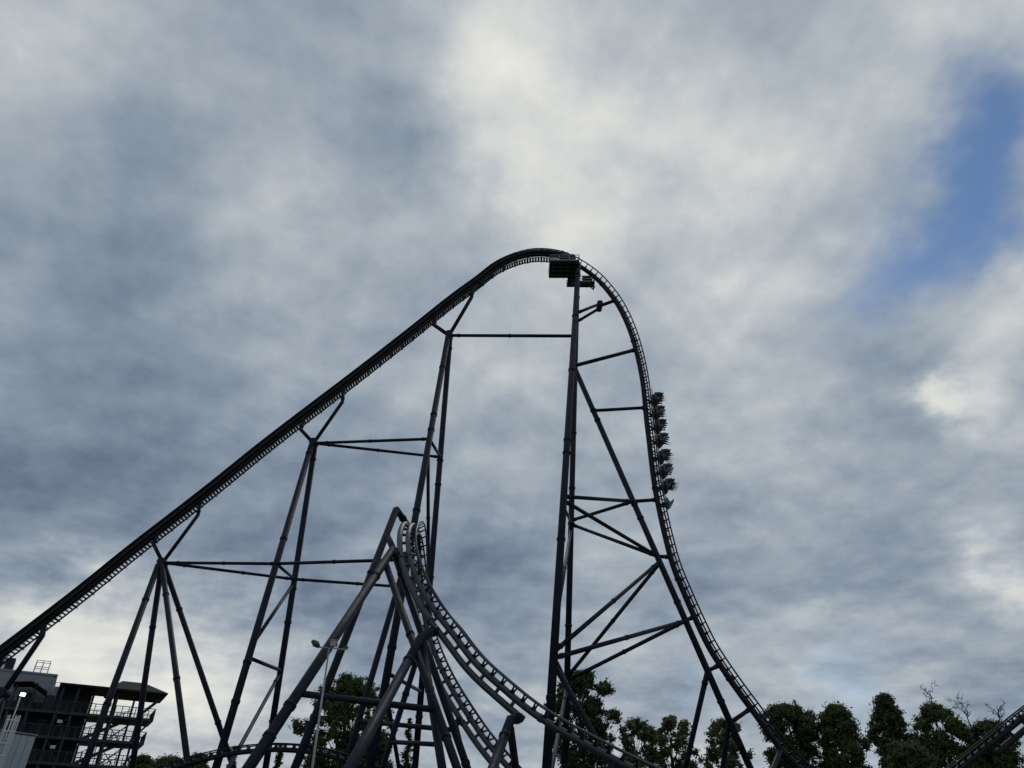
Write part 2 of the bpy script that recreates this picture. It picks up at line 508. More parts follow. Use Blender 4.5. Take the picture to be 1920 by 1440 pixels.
# stair beside the lift, on the far side
SB = 1 if lift.b[10].y > 0 else -1
CL, CN = 1.30 * SB, .34
stair = part('lift_stair', MB().sweep(lift.line(CL - .42 * SB, CN - .05), .055, 8).mesh('stringer'), 'galvanised', R_LIFT)
part('stringer', MB().sweep(lift.line(CL + .42 * SB, CN - .05), .095, 8).mesh('stringer'), 'lift_paint', stair)
mb = MB()
for i in range(2, lift.cnt - 2, 2):
    c = lift.off(i, CL, CN)
    mb.box(c, (.29, .80, .045))
part('tread', mb.mesh('treads'), 'grating', stair, kind='stuff')
mb = MB()
for sg in (-.42, .42):
    mb.sweep([p + Vector((0, 0, .95)) for p in lift.line(CL + sg * SB, CN)], .025, 6)
    mb.sweep([p + Vector((0, 0, .55)) for p in lift.line(CL + sg * SB, CN)], .02, 6)
for i in range(6, lift.cnt, 10):
    for sg in (-.42, .42):
        c = lift.off(i, CL + sg * SB, CN); mb.sweep([c, c + Vector((0, 0, .95))], .025, 6)
part('handrail', mb.mesh('handrail'), 'lift_paint', stair)
BR = MB().beam((SB * .2, 0, 0), (CL + .55 * SB, 0, CN - .16), .10, .12).mesh('bracket'); BR.materials.append(MATS['lift_paint'])
for i in range(6, lift.cnt - 2, 10):
    part('bracket', BR, None, R_LIFT, lift.M(i))

# ------------------------------------------------------------------ supports of the lift hill
def track_at(path, px):
    """spine point of a path that shows at image column px"""
    best = min(range(path.cnt), key=lambda i: abs(proj(path.p[i])[0] - px))
    return path.p[best]
GRP = 'supports under the lift hill'
def arms(r, h, left, right, rad):
    for pts in (left, right):
        e = W(*pts[0], Y0); top = track_at(lift, pts[1])
        strut(r, [h, e, top], rad, name='arm')
        flange(r, e.lerp(top, .25), top - e, rad)

# bent at the left edge of the picture
h0 = W(6, 1300, Y0)
b0 = root('lift_support', 'support arm under the lowest stretch of lift track, beside the grey hall', 'track support', (h0.x, h0.y, 0), GRP)
strut(b0, [h0, W(79, 1192, Y0), track_at(lift, 84)], .27, name='arm')
hub(b0, h0, .48)
for dy in (-5, 5):
    leg(b0, h0, (h0.x - 1.0, Y0 + dy, 0), .30, (.3,))

# four-legged bent
h1 = W(305, 1055, Y0)
b1 = root('lift_support', 'four legged spread support in front of the steel stair building, under the lower lift hill', 'track support', (h1.x, h1.y, 0), GRP)
arms(b1, h1, ((288, 1020), 295), ((371, 966), 377), .20)
hub(b1, h1, .42)
leg(b1, h1 + Vector((-.2, -.4, -.4)), W(157, 1440, 71), .31, (.14, .5))
leg(b1, h1 + Vector((-.2, .4, -.4)), W(248, 1440, 83), .30, (.2, .55))
leg(b1, h1 + Vector((.2, -.4, -.4)), W(351, 1425, 71), .28, (.12, .42))
leg(b1, h1 + Vector((.2, .4, -.4)), W(425, 1402, 83), .28, (.14, .5))

h2 = W(588, 831, Y0)
b2 = root('lift_support', 'second tall braced support under the middle of the lift hill', 'track support', (h2.x, h2.y, 0), GRP)
arms(b2, h2, ((564, 805.5), 570), ((641.7, 754), 645), .22)
hub(b2, h2, .46)
n2a, n2b = leg(b2, h2 + Vector((-.1, -.4, -.5)), W(405, 1440, 67), .34, (.03, .30, .37, .60, .68))
f2a, f2b = leg(b2, h2 + Vector((.1, .4, -.5)), W(498, 1440, 85), .34, (.03, .36, .44, .66, .8))
a, b = lerp_to_y(n2a, n2b, 1057), lerp_to_y(f2a, f2b, 1086)
strut(b2, [a, b], .16); A2n, A2f = a, b
strut(b2, [lerp_to_y(f2a, f2b, 1093), lerp_to_y(n2a, n2b, 1208)], .19, (.04, .96), name='brace')
strut(b2, [lerp_to_y(n2a, n2b, 1233), lerp_to_y(f2a, f2b, 1257)], .18)
strut(b2, [lerp_to_y(f2a, f2b, 1262), to_ground(lerp_to_y(f2a, f2b, 1262), W(428, 1440, 70))], .19, (.06, .55), name='brace')
strut(b1, [h1, A2n], .165, (.14, .55, .96)); strut(b1, [h1, A2f], .165, (.16, .60, .94))

h3 = W(842, 629, Y0)
b3 = root('lift_support', 'third lift support, slender legs passing behind the banked turn', 'track support', (h3.x, h3.y, 0), GRP)
arms(b3, h3, ((813.5, 609), 818), ((884, 557.5), 886), .26)
hub(b3, h3, .50)
n3a, n3b = leg(b3, h3 + Vector((-.1, -.4, -.5)), W(694, 1440, 64), .36, (.10, .235, .275, .46, .70))
f3a, f3b = leg(b3, h3 + Vector((.1, .4, -.5)), W(778, 1440, 87), .36, (.02, .27, .32, .50, .74))
a, b = lerp_to_y(n3a, n3b, 823), lerp_to_y(f3a, f3b, 857); A3n, A3f = a, b
strut(b3, [a, b], .18)
strut(b3, [lerp_to_y(n3a, n3b, 838), lerp_to_y(f3a, f3b, 1130)], .20, (.45,), name='brace')
strut(b3, [lerp_to_y(n3a, n3b, 1262), lerp_to_y(f3a, f3b, 1297)], .18)
strut(b3, [lerp_to_y(n3a, n3b, 1285), to_ground(lerp_to_y(n3a, n3b, 1285), W(748, 1440, 76))], .19, name='brace')
strut(b2, [h2, A3n], .18, (.12, .5, .95)); strut(b2, [h2, A3f], .18, (.12, .5, .96))
strut(b2, [A2n, lerp_to_y(n3a, n3b, 1049)], .17, (.45,)); strut(b2, [A2f, lerp_to_y(f3a, f3b, 1104)], .17, (.06, .46))

# ------------------------------------------------------------------ the tall tower under the crest, with its back-stay
ht = W(1084, 506, Y0)
tw = root('tower_support', 'tallest twin legged tower under the crest with a long raking leg along the drop', 'track support', (ht.x - 5, ht.y, 0))
nta, ntb = leg(tw, ht + Vector((0, -.7, .4)), W(1025, 1440, 61), .37, (.035, .16, .30, .45, .475, .62, .82))
fta, ftb = leg(tw, ht + Vector((0, .7, .4)), W(1059, 1440, 86), .36, (.06, .22, .34, .44, .50, .66, .85))
strut(tw, [ht + Vector((0, -.7, .2)), track_at(drop, 1086)], .3, name='arm')
strut(tw, [ht + Vector((0, .7, .2)), track_at(drop, 1086)], .3, name='arm')
strut(b3, [h3, lerp_to_y(nta, ntb, 630)], .22, (.08, .5))
g0, g1 = lerp_to_y(nta, ntb, 682).lerp(lerp_to_y(fta, ftb, 690), .5), W(1406.6, 1440, Y0)
g0, g1 = leg(tw, g0, g1, .33, (.12, .145, .345, .375, .545, .72), name='raking_leg')
def rk(py): return lerp_to_y(g0, g1, py)
def dr(py, x0=1100):
    best = min((i for i in range(drop.cnt) if proj(drop.p[i])[0] > x0), key=lambda i: abs(proj(drop.p[i])[1] - py))
    return drop.p[best]
j = W(1124, 574, Y0)
hub(tw, j, .42, (0, 1, 0), 1.6)
strut(tw, [lerp_to_y(nta, ntb, 588), j + Vector((0, -.5, 0))], .205, (.2,)); strut(tw, [lerp_to_y(fta, ftb, 604), j + Vector((0, .5, 0))], .205, (.2,))
strut(tw, [j, dr(564)], .24, (.9,))
strut(tw, [g0, dr(655)], .25, (.95,))
strut(tw, [rk(770), dr(764)], .21, (.95,))
k = rk(940); nn, ff = lerp_to_y(nta, ntb, 931), lerp_to_y(fta, ftb, 976)
strut(tw, [nn, k], .205, (.06, .9)); strut(tw, [ff, k], .205, (.06, .9)); strut(tw, [k, dr(937)], .21, (.85,))
strut(tw, [lerp_to_y(nta, ntb, 948), lerp_to_y(fta, ftb, 980)], .16)
k = rk(1043)
strut(tw, [lerp_to_y(nta, ntb, 938), k], .205, (.05, .93)); strut(tw, [lerp_to_y(fta, ftb, 983), k], .205, (.05, .93)); strut(tw, [k, dr(1044)], .21, (.7,))
strut(tw, [rk(1053), lerp_to_y(nta, ntb, 1222)], .21, (.08, .5, .95)); strut(tw, [rk(1055), lerp_to_y(fta, ftb, 1270)], .21, (.08, .5, .95))
k = rk(1164)
strut(tw, [lerp_to_y(nta, ntb, 1234), k], .21, (.05, .5, .93)); strut(tw, [lerp_to_y(fta, ftb, 1276), k], .21, (.05, .5, .93)); strut(tw, [k, dr(1156)], .21, (.7,))
strut(tw, [rk(1258), dr(1246)], .205, (.7,))
strut(tw, [rk(1355), dr(1330)], .205, (.85,))
strut(tw, [lerp_to_y(fta, ftb, 992), lerp_to_y(nta, ntb, 1168)], .19, (.5,), name='brace')
strut(tw, [lerp_to_y(nta, ntb, 1230), lerp_to_y(fta, ftb, 1280)], .17)
strut(tw, [lerp_to_y(fta, ftb, 1285), to_ground(lerp_to_y(fta, ftb, 1285), W(1035, 1440, 72))], .205, (.1,), name='brace')
leg(tw, lerp_to_y(nta, ntb, 1243), W(1131, 1408, 64), .24, name='brace_leg')
leg(tw, rk(1258), W(1285, 1440, 84), .27, (.05,))
leg(tw, rk(1352), W(1355, 1440, 82), .27, ())
st = root('drop_support', 'short column under the foot of the drop track, at the lower right', 'track support', (26, Y0, 0))
leg(st, dr(1404, 1400), W(1450, 1440, 74), .25)

# ------------------------------------------------------------------ service platform at the crest
def railing(mb, pts, h=1.05, gap=1.2, r=.038):
    pts = [Vector(p) for p in pts]
    for a, b in zip(pts, pts[1:]):
        for z in (h, h * .55):
            mb.beam(a + Vector((0, 0, z)), b + Vector((0, 0, z)), r * 2, r * 2)
        mb.beam(a + Vector((0, 0, .08)), b + Vector((0, 0, .08)), .02, .16)
        n = max(1, int((b - a).length / gap))
        for i in range(n + 1):
            c = a.lerp(b, i / n); mb.beam(c, c + Vector((0, 0, h)), r * 2, r * 2)
def deck(parent, x0, x1, y0, y1, z, nm='platform_deck'):
    mb = MB().box(((x0 + x1) / 2, (y0 + y1) / 2, z), (x1 - x0, y1 - y0, .06))
    d = part(nm, mb.mesh('deck'), 'platform_steel', parent)
    nx = max(2, int((x1 - x0) / .95) + 1); ny = max(2, int((y1 - y0) / .85) + 1)
    mb = MB()
    for i in range(nx):
        x = x0 + .05 + (x1 - x0 - .1) * i / (nx - 1); mb.box((x, (y0 + y1) / 2, z - .16), (.10, y1 - y0, .26))
    for i in range(ny):
        y = y0 + .05 + (y1 - y0 - .1) * i / (ny - 1); mb.box(((x0 + x1) / 2, y, z - .13), (x1 - x0 - .004, .08, .195))
    part('joist', mb.mesh('joists'), 'lift_paint', d)
    return d
pz = 74.7 - .3
pf = root('service_platform', 'maintenance platform with railings hanging under the crest of the lift hill', 'platform', (8, Y0, pz - .5))
xa, xb = W(1031, 490, 74.6).x, W(1086, 490, 74.6).x
ya = (pz - CAMZ) / (ray(1058, 488).z / ray(1058, 488).y)
deck(pf, xa, xb, ya, ya + 3.5, pz)
xc, xd = W(1063, 525, 79).x, W(1114, 525, 79).x
deck(pf, xc, xb + .2, ya + 3.5, ya + 5.4, pz - .06)
deck(pf, xb + .2, xd, ya + 4.3, ya + 5.4, pz - .12)
mb = MB()
railing(mb, [(xa, ya + 3.5, pz), (xa, ya, pz), (xb, ya, pz), (xb, ya + 3.0, pz)])
railing(mb, [(xb + .3, ya + 4.35, pz - .12), (xd, ya + 4.35, pz - .12), (xd, ya + 5.35, pz - .12), (xc, ya + 5.35, pz - .06)])
part('railing', mb.mesh('railing'), 'galvanised', pf)
mb = MB()
for x in (xa + .4, xb - .4):
    for y in (ya + .5, ya + 3.0):
        tp = min(range(lift.cnt), key=lambda i: abs(lift.p[i].x - x)) if x < lift.p[-1].x else None
        q = lift.p[tp] if tp is not None else drop.p[min(range(60), key=lambda i: abs(drop.p[i].x - x))]
        mb.beam((x, y, pz), (x, q.y + (.2 if y > Y0 else -.2), q.z), .12, .12)
mb.beam((xd - .5, ya + 4.2, pz - .2), drop.p[min(range(80), key=lambda i: abs(drop.p[i].x - xd + .5))], .12, .12)
mb.beam((xc + .3, ya + 5.0, pz - .1), fta.lerp(ftb, .02), .14, .14)
part('hanger', mb.mesh('hangers'), 'lift_paint', pf)
mb = MB()      # end bracket under the right-hand deck
bx = xd - .25
mb.beam((bx, ya + 4.6, pz - .2), (bx, ya + 4.6, pz - 1.5), .18, .18); mb.beam((bx - .7, ya + 4.6, pz - .75), (bx, ya + 4.6, pz - 1.45), .1, .1)
mb.beam((bx + .3, ya + 4.6, pz - .75), (bx, ya + 4.6, pz - 1.45), .1, .1)
part('end_bracket', mb.mesh('end_bracket'), 'lift_paint', pf)
bxm = MB().box((xd - 1.05, ya + 4.85, pz + .52), (1.3, .8, 1.1)); bxm.box((xd - 1.05, ya + 4.85, pz + 1.12), (1.4, .9, .08)); bxm.box((xd - .36, ya + 4.85, pz + .45), (.06, .5, .6))
part('equipment_cabinet', bxm.mesh('cabinet'), 'lift_paint', pf)
# lift drive: sheave, motor drum and domed housing beside the rails
dm = root('lift_drive', 'dark lift drive wheels and domed motor housing on the crest platform', 'machinery', (xb - 1.6, ya + .7, pz + .03))
mz = pz + .03
mb = MB().box((xb - 1.5, ya + .75, mz + .12), (2.4, .7, .24))
part('bed_plate', mb.mesh('bed'), 'lift_paint', dm)
for nm, px_, py_, rw in (('drive_wheel', 1062, 478.5, .40), ('idler_wheel', 1055, 474, .22)):
    c = W(px_, py_, ya + .75)
    mb = MB().sweep([c + Vector((0, -.25, 0)), c + Vector((0, .25, 0))], rw, 24); mb.sweep([c + Vector((0, -.32, 0)), c + Vector((0, .32, 0))], rw * .3, 12)
    for dy in (-.3, .3): mb.beam(c + Vector((0, dy, 0)), (c.x, c.y + dy, mz + .2), .14, .06)
    part(nm, mb.mesh('wheel'), 'lamp_black', dm)
c = W(1073, 478, ya + .75); top_ = c.z
prof = [(.03, 0), (.24, -.05), (.42, -.2), (.50, -.42), (.50, -.6), (.44, -.62), (.44, mz + .2 - top_)]
ring = [(c.x + rr * math.cos(q * math.pi / 10), c.y + rr * math.sin(q * math.pi / 10), top_ + hh) for rr, hh in prof for q in range(20)]
mb = MB().add(ring, [(i * 20 + q, (i + 1) * 20 + q, (i + 1) * 20 + (q + 1) % 20, i * 20 + (q + 1) % 20) for i in range(len(prof) - 1) for q in range(20)], True)
part('motor_dome', mb.mesh('dome'), 'lamp_black', dm)

# ------------------------------------------------------------------ the banked turn in front
turn_c = [  # spine pixel, distance, spine-to-rail direction
    ((W(925, 1406, 66.5) + Vector((9, -1.5, -6.6))), (.45, 0, .9)), ((W(925, 1406, 68) + Vector((4.2, -.6, -4.0))), (.55, 0, .85)),
    (W(925, 1406, 69), (.64, 0, .76)), (W(892, 1362, 70), (.72, 0, .69)), (W(848, 1293, 71), (.82, 0, .57)), (W(825, 1247.5, 71.6), (.88, 0, .47)),
    (W(808, 1203, 72), (.92, 0, .38)), (W(795, 1150, 72.3), (.97, 0, .22)), (W(789, 1090, 72), (1, 0, .05)), (W(786, 1040, 71), (1, -.05, -.10)),
    (W(783, 1003, 69), (1, -.05, -.22)), (W(778, 987, 66.3), (1, 0, -.28)), (W(770, 988, 63.6), (1, .02, -.24)), (W(765.3, 1006, 61.3), (1, .02, -.10)),
    (W(766.5, 1030, 60), (1, 0, .06)), (W(771, 1051, 59.2), (.98, 0, .2)), (W(783.6, 1087, 58.3), (.92, 0, .38)), (W(808, 1134, 57.6), (.82, 0, .57)),
    (W(849, 1188, 57), (.72, -.22, .70)), (W(891.7, 1243, 56.6), (.68, -.22, .73)), (W(946, 1293, 56.2), (.64, -.22, .77)), (W(1000, 1337, 55.8), (.58, -.22, .81)),
    (W(1059, 1374, 55.4), (.53, -.22, .85)), (W(1115.6, 1404.7, 55), (.50, -.22, .87)), (W(1172, 1434, 54.6), (.46, -.22, .89)),
    (W(1172, 1434, 54.6) + Vector((3.6, -.3, -1.5)), (.36, -.22, .93)), (W(1172, 1434, 54.6) + Vector((9, -.8, -2.9)), (.18, -.22, .98)), (W(1172, 1434, 54.6) + Vector((15, -1.2, -3.3)), (.05, -.22, 1))]
turn = Path(turn_c)
def near_i(px, py, lo=0, hi=None):
    hi = hi or turn.cnt
    return min(range(lo, hi), key=lambda i: (proj(turn.p[i])[0] - px) ** 2 + (proj(turn.p[i])[1] - py) ** 2)
half = max(range(turn.cnt), key=lambda i: turn.p[i].z)
s_end = near_i(994, 1333, half)
s_beg = 12
jn = [near_i(771, 1040, half), near_i(818, 1150, half), near_i(1012, 1347, half), near_i(783, 1003), near_i(830, 1257, 0, half), near_i(880, 1345, 0, half)]
R_TURN = build_track('banked_turn_track', 'grey twin spine track twisting over in a steep banked turn in the foreground', turn, 1.0, second=(s_beg, s_end, .76), joints=jn, spr=.255)
def sp2(i): return turn.off(i, 0, -.76)

GF = 'supports of the banked turn'
topI = near_i(776, 986)
p_top = sp2(topI)
iA = near_i(769, 1042, half)
pA = sp2(iA)
sa = root('turn_support', 'bent-headed support of four raking legs holding the top of the banked turn', 'track support', (-13, 58, 0), GF)
tA0 = W(743, 955, 63.0)
strut(sa, [tA0, p_top], .31, (.62,), name='head_arm')
A0a, A0b = leg(sa, tA0, W(553, 1440, 59), .32, (.22, .62), label='upper raking leg running past the others to the bent head')
hA = W(735, 1033, 59.8)
strut(sa, [hA, pA], .28, (.55,), name='head_arm')
A1a, A1b = leg(sa, hA + (hA - W(466, 1440, 47)).normalized() * .35, W(466, 1440, 47), .355, (.13, .58, .66))
strut(sa, [lerp_to_y(A0a, A0b, 1001), W(742, 1040, 60.3)], .28, name='brace')
A2a, A2b = leg(sa, W(721, 1052, 59.4), W(857, 1440, 51), .28, (.30, .62, .85))
A3a, A3b = leg(sa, W(740, 1040, 60.4), W(876, 1440, 60), .29, (.07, .66, .80, .90))
strut(sa, [lerp_to_y(A1a, A1b, 1300), lerp_to_y(A2a, A2b, 1331)], .215)
sfar = root('turn_support', 'leaning rear leg behind the banked turn, in front of the big leafy tree', 'track support', (-15, 71, 0), GF)
iF = near_i(784, 1015, 0, half)
strut(sfar, [sp2(iF), W(764, 1046, 70)], .27, name='head_arm')
A4a, A4b = leg(sfar, W(764, 1040, 70), W(650, 1430, 70), .29, (.5,))
strut(sfar, [lerp_to_y(A4a, A4b, 1352), lerp_to_y(A3a, A3b, 1369)], .19)

iB = near_i(834, 1170, half)
sb = root('turn_support', 'thick elbowed support of three legs under the middle of the descending banked turn', 'track support', (-8, 53, 0), GF)
eB = W(789, 1196, 56.0)
strut(sb, [sp2(iB), eB, eB + (W(656, 1440, 46) - eB) * .22], .345, name='head_arm')
flange(sb, eB + (W(656, 1440, 46) - eB) * .22, W(656, 1440, 46) - eB, .345); flange(sb, sp2(iB).lerp(eB, .25), eB - sp2(iB), .345)
Ba, Bb = leg(sb, eB + (W(656, 1440, 46) - eB) * .22, W(656, 1440, 46), .345, (.6,))
B2a, B2b = leg(sb, W(792, 1208, 56.1), W(829, 1440, 52.5), .29, (.22, .62))
B3a, B3b = leg(sb, W(789, 1212, 56.4), W(717, 1440, 59), .22, (.2,))
strut(sb, [lerp_to_y(B3a, B3b, 1391), lerp_to_y(B2a, B2b, 1396)], .155)

iC = near_i(985, 1325, half)
sc = root('turn_support', 'short two legged column under the capped end of the lower spine', 'track support', (-1, 55, 0), GF)
pC = sp2(iC)
cE = W(957, 1350, 55.4)
strut(sc, [pC, cE, cE.lerp(W(924, 1440, 52), .3)], .33, name='head_arm')
flange(sc, cE.lerp(W(924, 1440, 52), .36), W(924, 1440, 52) - cE, .33); flange(sc, pC.lerp(cE, .345), pC - cE, .33)
leg(sc, cE.lerp(W(924, 1440, 52), .25), W(924, 1440, 52), .33)
leg(sc, W(957, 1366, 55.6), W(967, 1440, 59), .28)
iD = near_i(1150, 1423, half)
sdn = root('turn_support', 'low column head under the rail end of the banked turn at bottom edge', 'track support', (turn.p[iD].x, turn.p[iD].y, 0), GF)
leg(sdn, turn.p[iD] + Vector((-.15, 0, -.2)), turn.p[iD] + Vector((-1.0, 0, -6)), .30, (.06,))
iE = near_i(876, 1338, 0, half)
se = root('turn_support', 'dark stub arm and leg under the rear half of the banked turn', 'track support', (-4, 70, 0), GF)
eE = W(853, 1363, 70)
strut(se, [sp2(iE), eE], .26, (.3,), name='head_arm')
leg(se, eE + Vector((0, 0, .25)), W(873, 1440, 70), .26)

# ------------------------------------------------------------------ low hump at the lower left, rising track at the lower right
def up_ctrl(pixels, Y, ny=0):
    pts = [W(*p[:2], p[2] if len(p) > 2 else Y) for p in pixels]; out = []
    for i, p in enumerate(pts):
        t = (pts[min(i + 1, len(pts) - 1)] - pts[max(i - 1, 0)]).normalized()
        out.append((p, Vector((-t.z, ny, t.x)) if t.x > 0 else Vector((t.z, ny, -t.x))))
    return out
humpc = up_ctrl([(250, 1478), (290, 1454), (325.6, 1440), (354, 1432), (385, 1424), (416, 1416.5), (447.5, 1411), (479, 1408), (510, 1405.6), (560, 1407.5), (596, 1412), (653, 1428), (705, 1448), (760, 1476)], 66, 0)
hump = Path(humpc)
build_track('low_hump_track', 'low dark arched track just above the bottom edge, crossing behind the raking legs', hump, .75, paint='lift_paint', spr=.20, k=.62)
hs = root('hump_support', 'columns under the two ends of the low arched track', 'track support', (-24, 63, 0))
for px in (300, 690):
    q = min(hump.p, key=lambda p: abs(proj(p)[0] - px)); leg(hs, q - Vector((0, 0, .1)), (q.x, q.y, 0), .28)
risec = up_ctrl([(1700, 1526, 59), (1750, 1484, 59.5), (1800, 1441, 60), (1860, 1392, 60), (1920, 1343.5, 60), (1990, 1291, 60), (2060, 1243, 60)], 60)
rise = Path(risec)
i0 = min(range(rise.cnt), key=lambda i: abs(proj(rise.p[i])[0] - 1850)); 
build_track('rising_track', 'dark twin spine track rising out of the lower right corner in front of dead-topped tree', rise, .8, second=(i0, rise.cnt - 1, .66), paint='lift_paint', spr=.22, k=.66)
rs = root('rising_support', 'column of the rising track just outside the right edge', 'track support', (42, 60, 0))
q = rise.p[-20] - rise.n[-20] * .66; leg(rs, q, (q.x + 1, q.y - 4, 0), .36); leg(rs, q, (q.x + 1, q.y + 4, 0), .36)
#PART2
import numpy as np
# ------------------------------------------------------------------ the train on the drop
def lathe(mb, prof, c, axis='x', seg=16, smooth=True):
    vs = []
    for rr, h in prof:
        for q in range(seg):
            a = 2 * math.pi * q / seg
            o = (h, rr * math.cos(a), rr * math.sin(a))
            vs.append((c[0] + o[0], c[1] + o[1], c[2] + o[2]))
    n = len(prof)
    fs = [(i * seg + q, (i + 1) * seg + q, (i + 1) * seg + (q + 1) % seg, i * seg + (q + 1) % seg) for i in range(n - 1) for q in range(seg)]
    fs += [tuple(range(seg)), tuple((n - 1) * seg + q for q in reversed(range(seg)))]
    return mb.add(vs, fs, smooth)
def with_mat(me, m):
    me.materials.append(MATS[m]); return me
def prism(mb, prof, x0, x1):
    """a side profile in (y, z) extruded across x"""
    n = len(prof)
    vs = [(x, y, z) for x in (x0, x1) for y, z in prof]
    fs = [(i, (i + 1) % n, n + (i + 1) % n, n + i) for i in range(n)]
    return mb.add(vs, fs + [tuple(reversed(range(n))), tuple(range(n, 2 * n))])
SEATX = (-.78, -.26, .26, .78)
CAR_PARTS = []
mb = MB(); prism(mb, [(-.50, .95), (.45, .95), (.55, 1.02), (.48, 1.13), (-.50, 1.13)], -.50, .50)
mb.box((0, -1.05, 1.04), (.10, 1.2, .08)); CAR_PARTS.append(('chassis', with_mat(mb.mesh('chassis'), 'car_dark')))
mb = MB(); prism(mb, [(-.42, 1.13), (.40, 1.13), (.62, 1.30), (.60, 1.50), (.50, 1.52), (.44, 1.36), (.26, 1.27), (-.26, 1.27), (-.38, 1.95), (-.50, 1.92)], -1.05, 1.05)
CAR_PARTS.append(('body_shell', with_mat(mb.mesh('shell'), 'car_body')))
seat = MB(); prism(seat, [(-.30, 1.27), (.34, 1.27), (.38, 1.46), (-.12, 1.40), (-.26, 2.10), (-.34, 2.28), (-.44, 2.24)], -.235, .235)
SEAT = with_mat(seat.mesh('seat'), 'car_dark')
lb = MB().sweep([(-.16, .42, 1.30), (-.16, .30, 1.66), (0, .24, 1.70), (.16, .30, 1.66), (.16, .42, 1.30)], .035, 8)
LAPBAR = with_mat(lb.mesh('lap_bar'), 'galvanised')
wh = MB()
for sg in (-1,):
    pass
for yy in (-.18, .18):
    lathe(wh, [(.05, -.05), (.13, -.05), (.14, 0), (.13, .05), (.05, .05)], (0, yy, OFF + RAIL_R + .14))
    lathe(wh, [(.04, -.04), (.09, -.04), (.09, .04), (.04, .04)], (0, yy, OFF - RAIL_R - .09))
wh.box((.10, 0, OFF + .06), (.05, .46, .36)); wh.box((-.02, 0, OFF + .33), (.22, .2, .10))
BOGIE = with_mat(wh.mesh('bogie'), 'wheel_poly')
nb = MB(); prism(nb, [(-.3, 1.13), (.30, 1.13), (.55, 1.02), (.66, 1.12), (.50, 1.46), (.05, 1.78), (-.30, 1.86), (-.05, 1.55), (.08, 1.30), (-.2, 1.24)], -.5, .5)
NOSE = with_mat(nb.mesh('nose_cone'), 'car_nose')
NX, NY, NZ = (Matrix.Translation(Vector(v)) for v in ((0, 0, 0), (0, 0, 0), (0, 0, 0)))
def car_root(name, label, M, group):
    o = bpy.data.objects.new(name, None); o.empty_display_size = .4
    o.matrix_world = M; o['label'] = label; o['category'] = 'coaster car'; o['group'] = group
    return link(o)
def sub(name, me, parent, M=None):
    o = bpy.data.objects.new(name, me); o.parent = parent
    if M is not None: o.matrix_local = M
    return link(o)
T = Matrix.Translation
def drop_index(py, n=1.5):
    return min(range(20, drop.cnt), key=lambda i: abs(proj(drop.off(i, 0, n))[1] - py))
ORD = ['first', 'second', 'third', 'fourth', 'fifth', 'sixth', 'seventh']

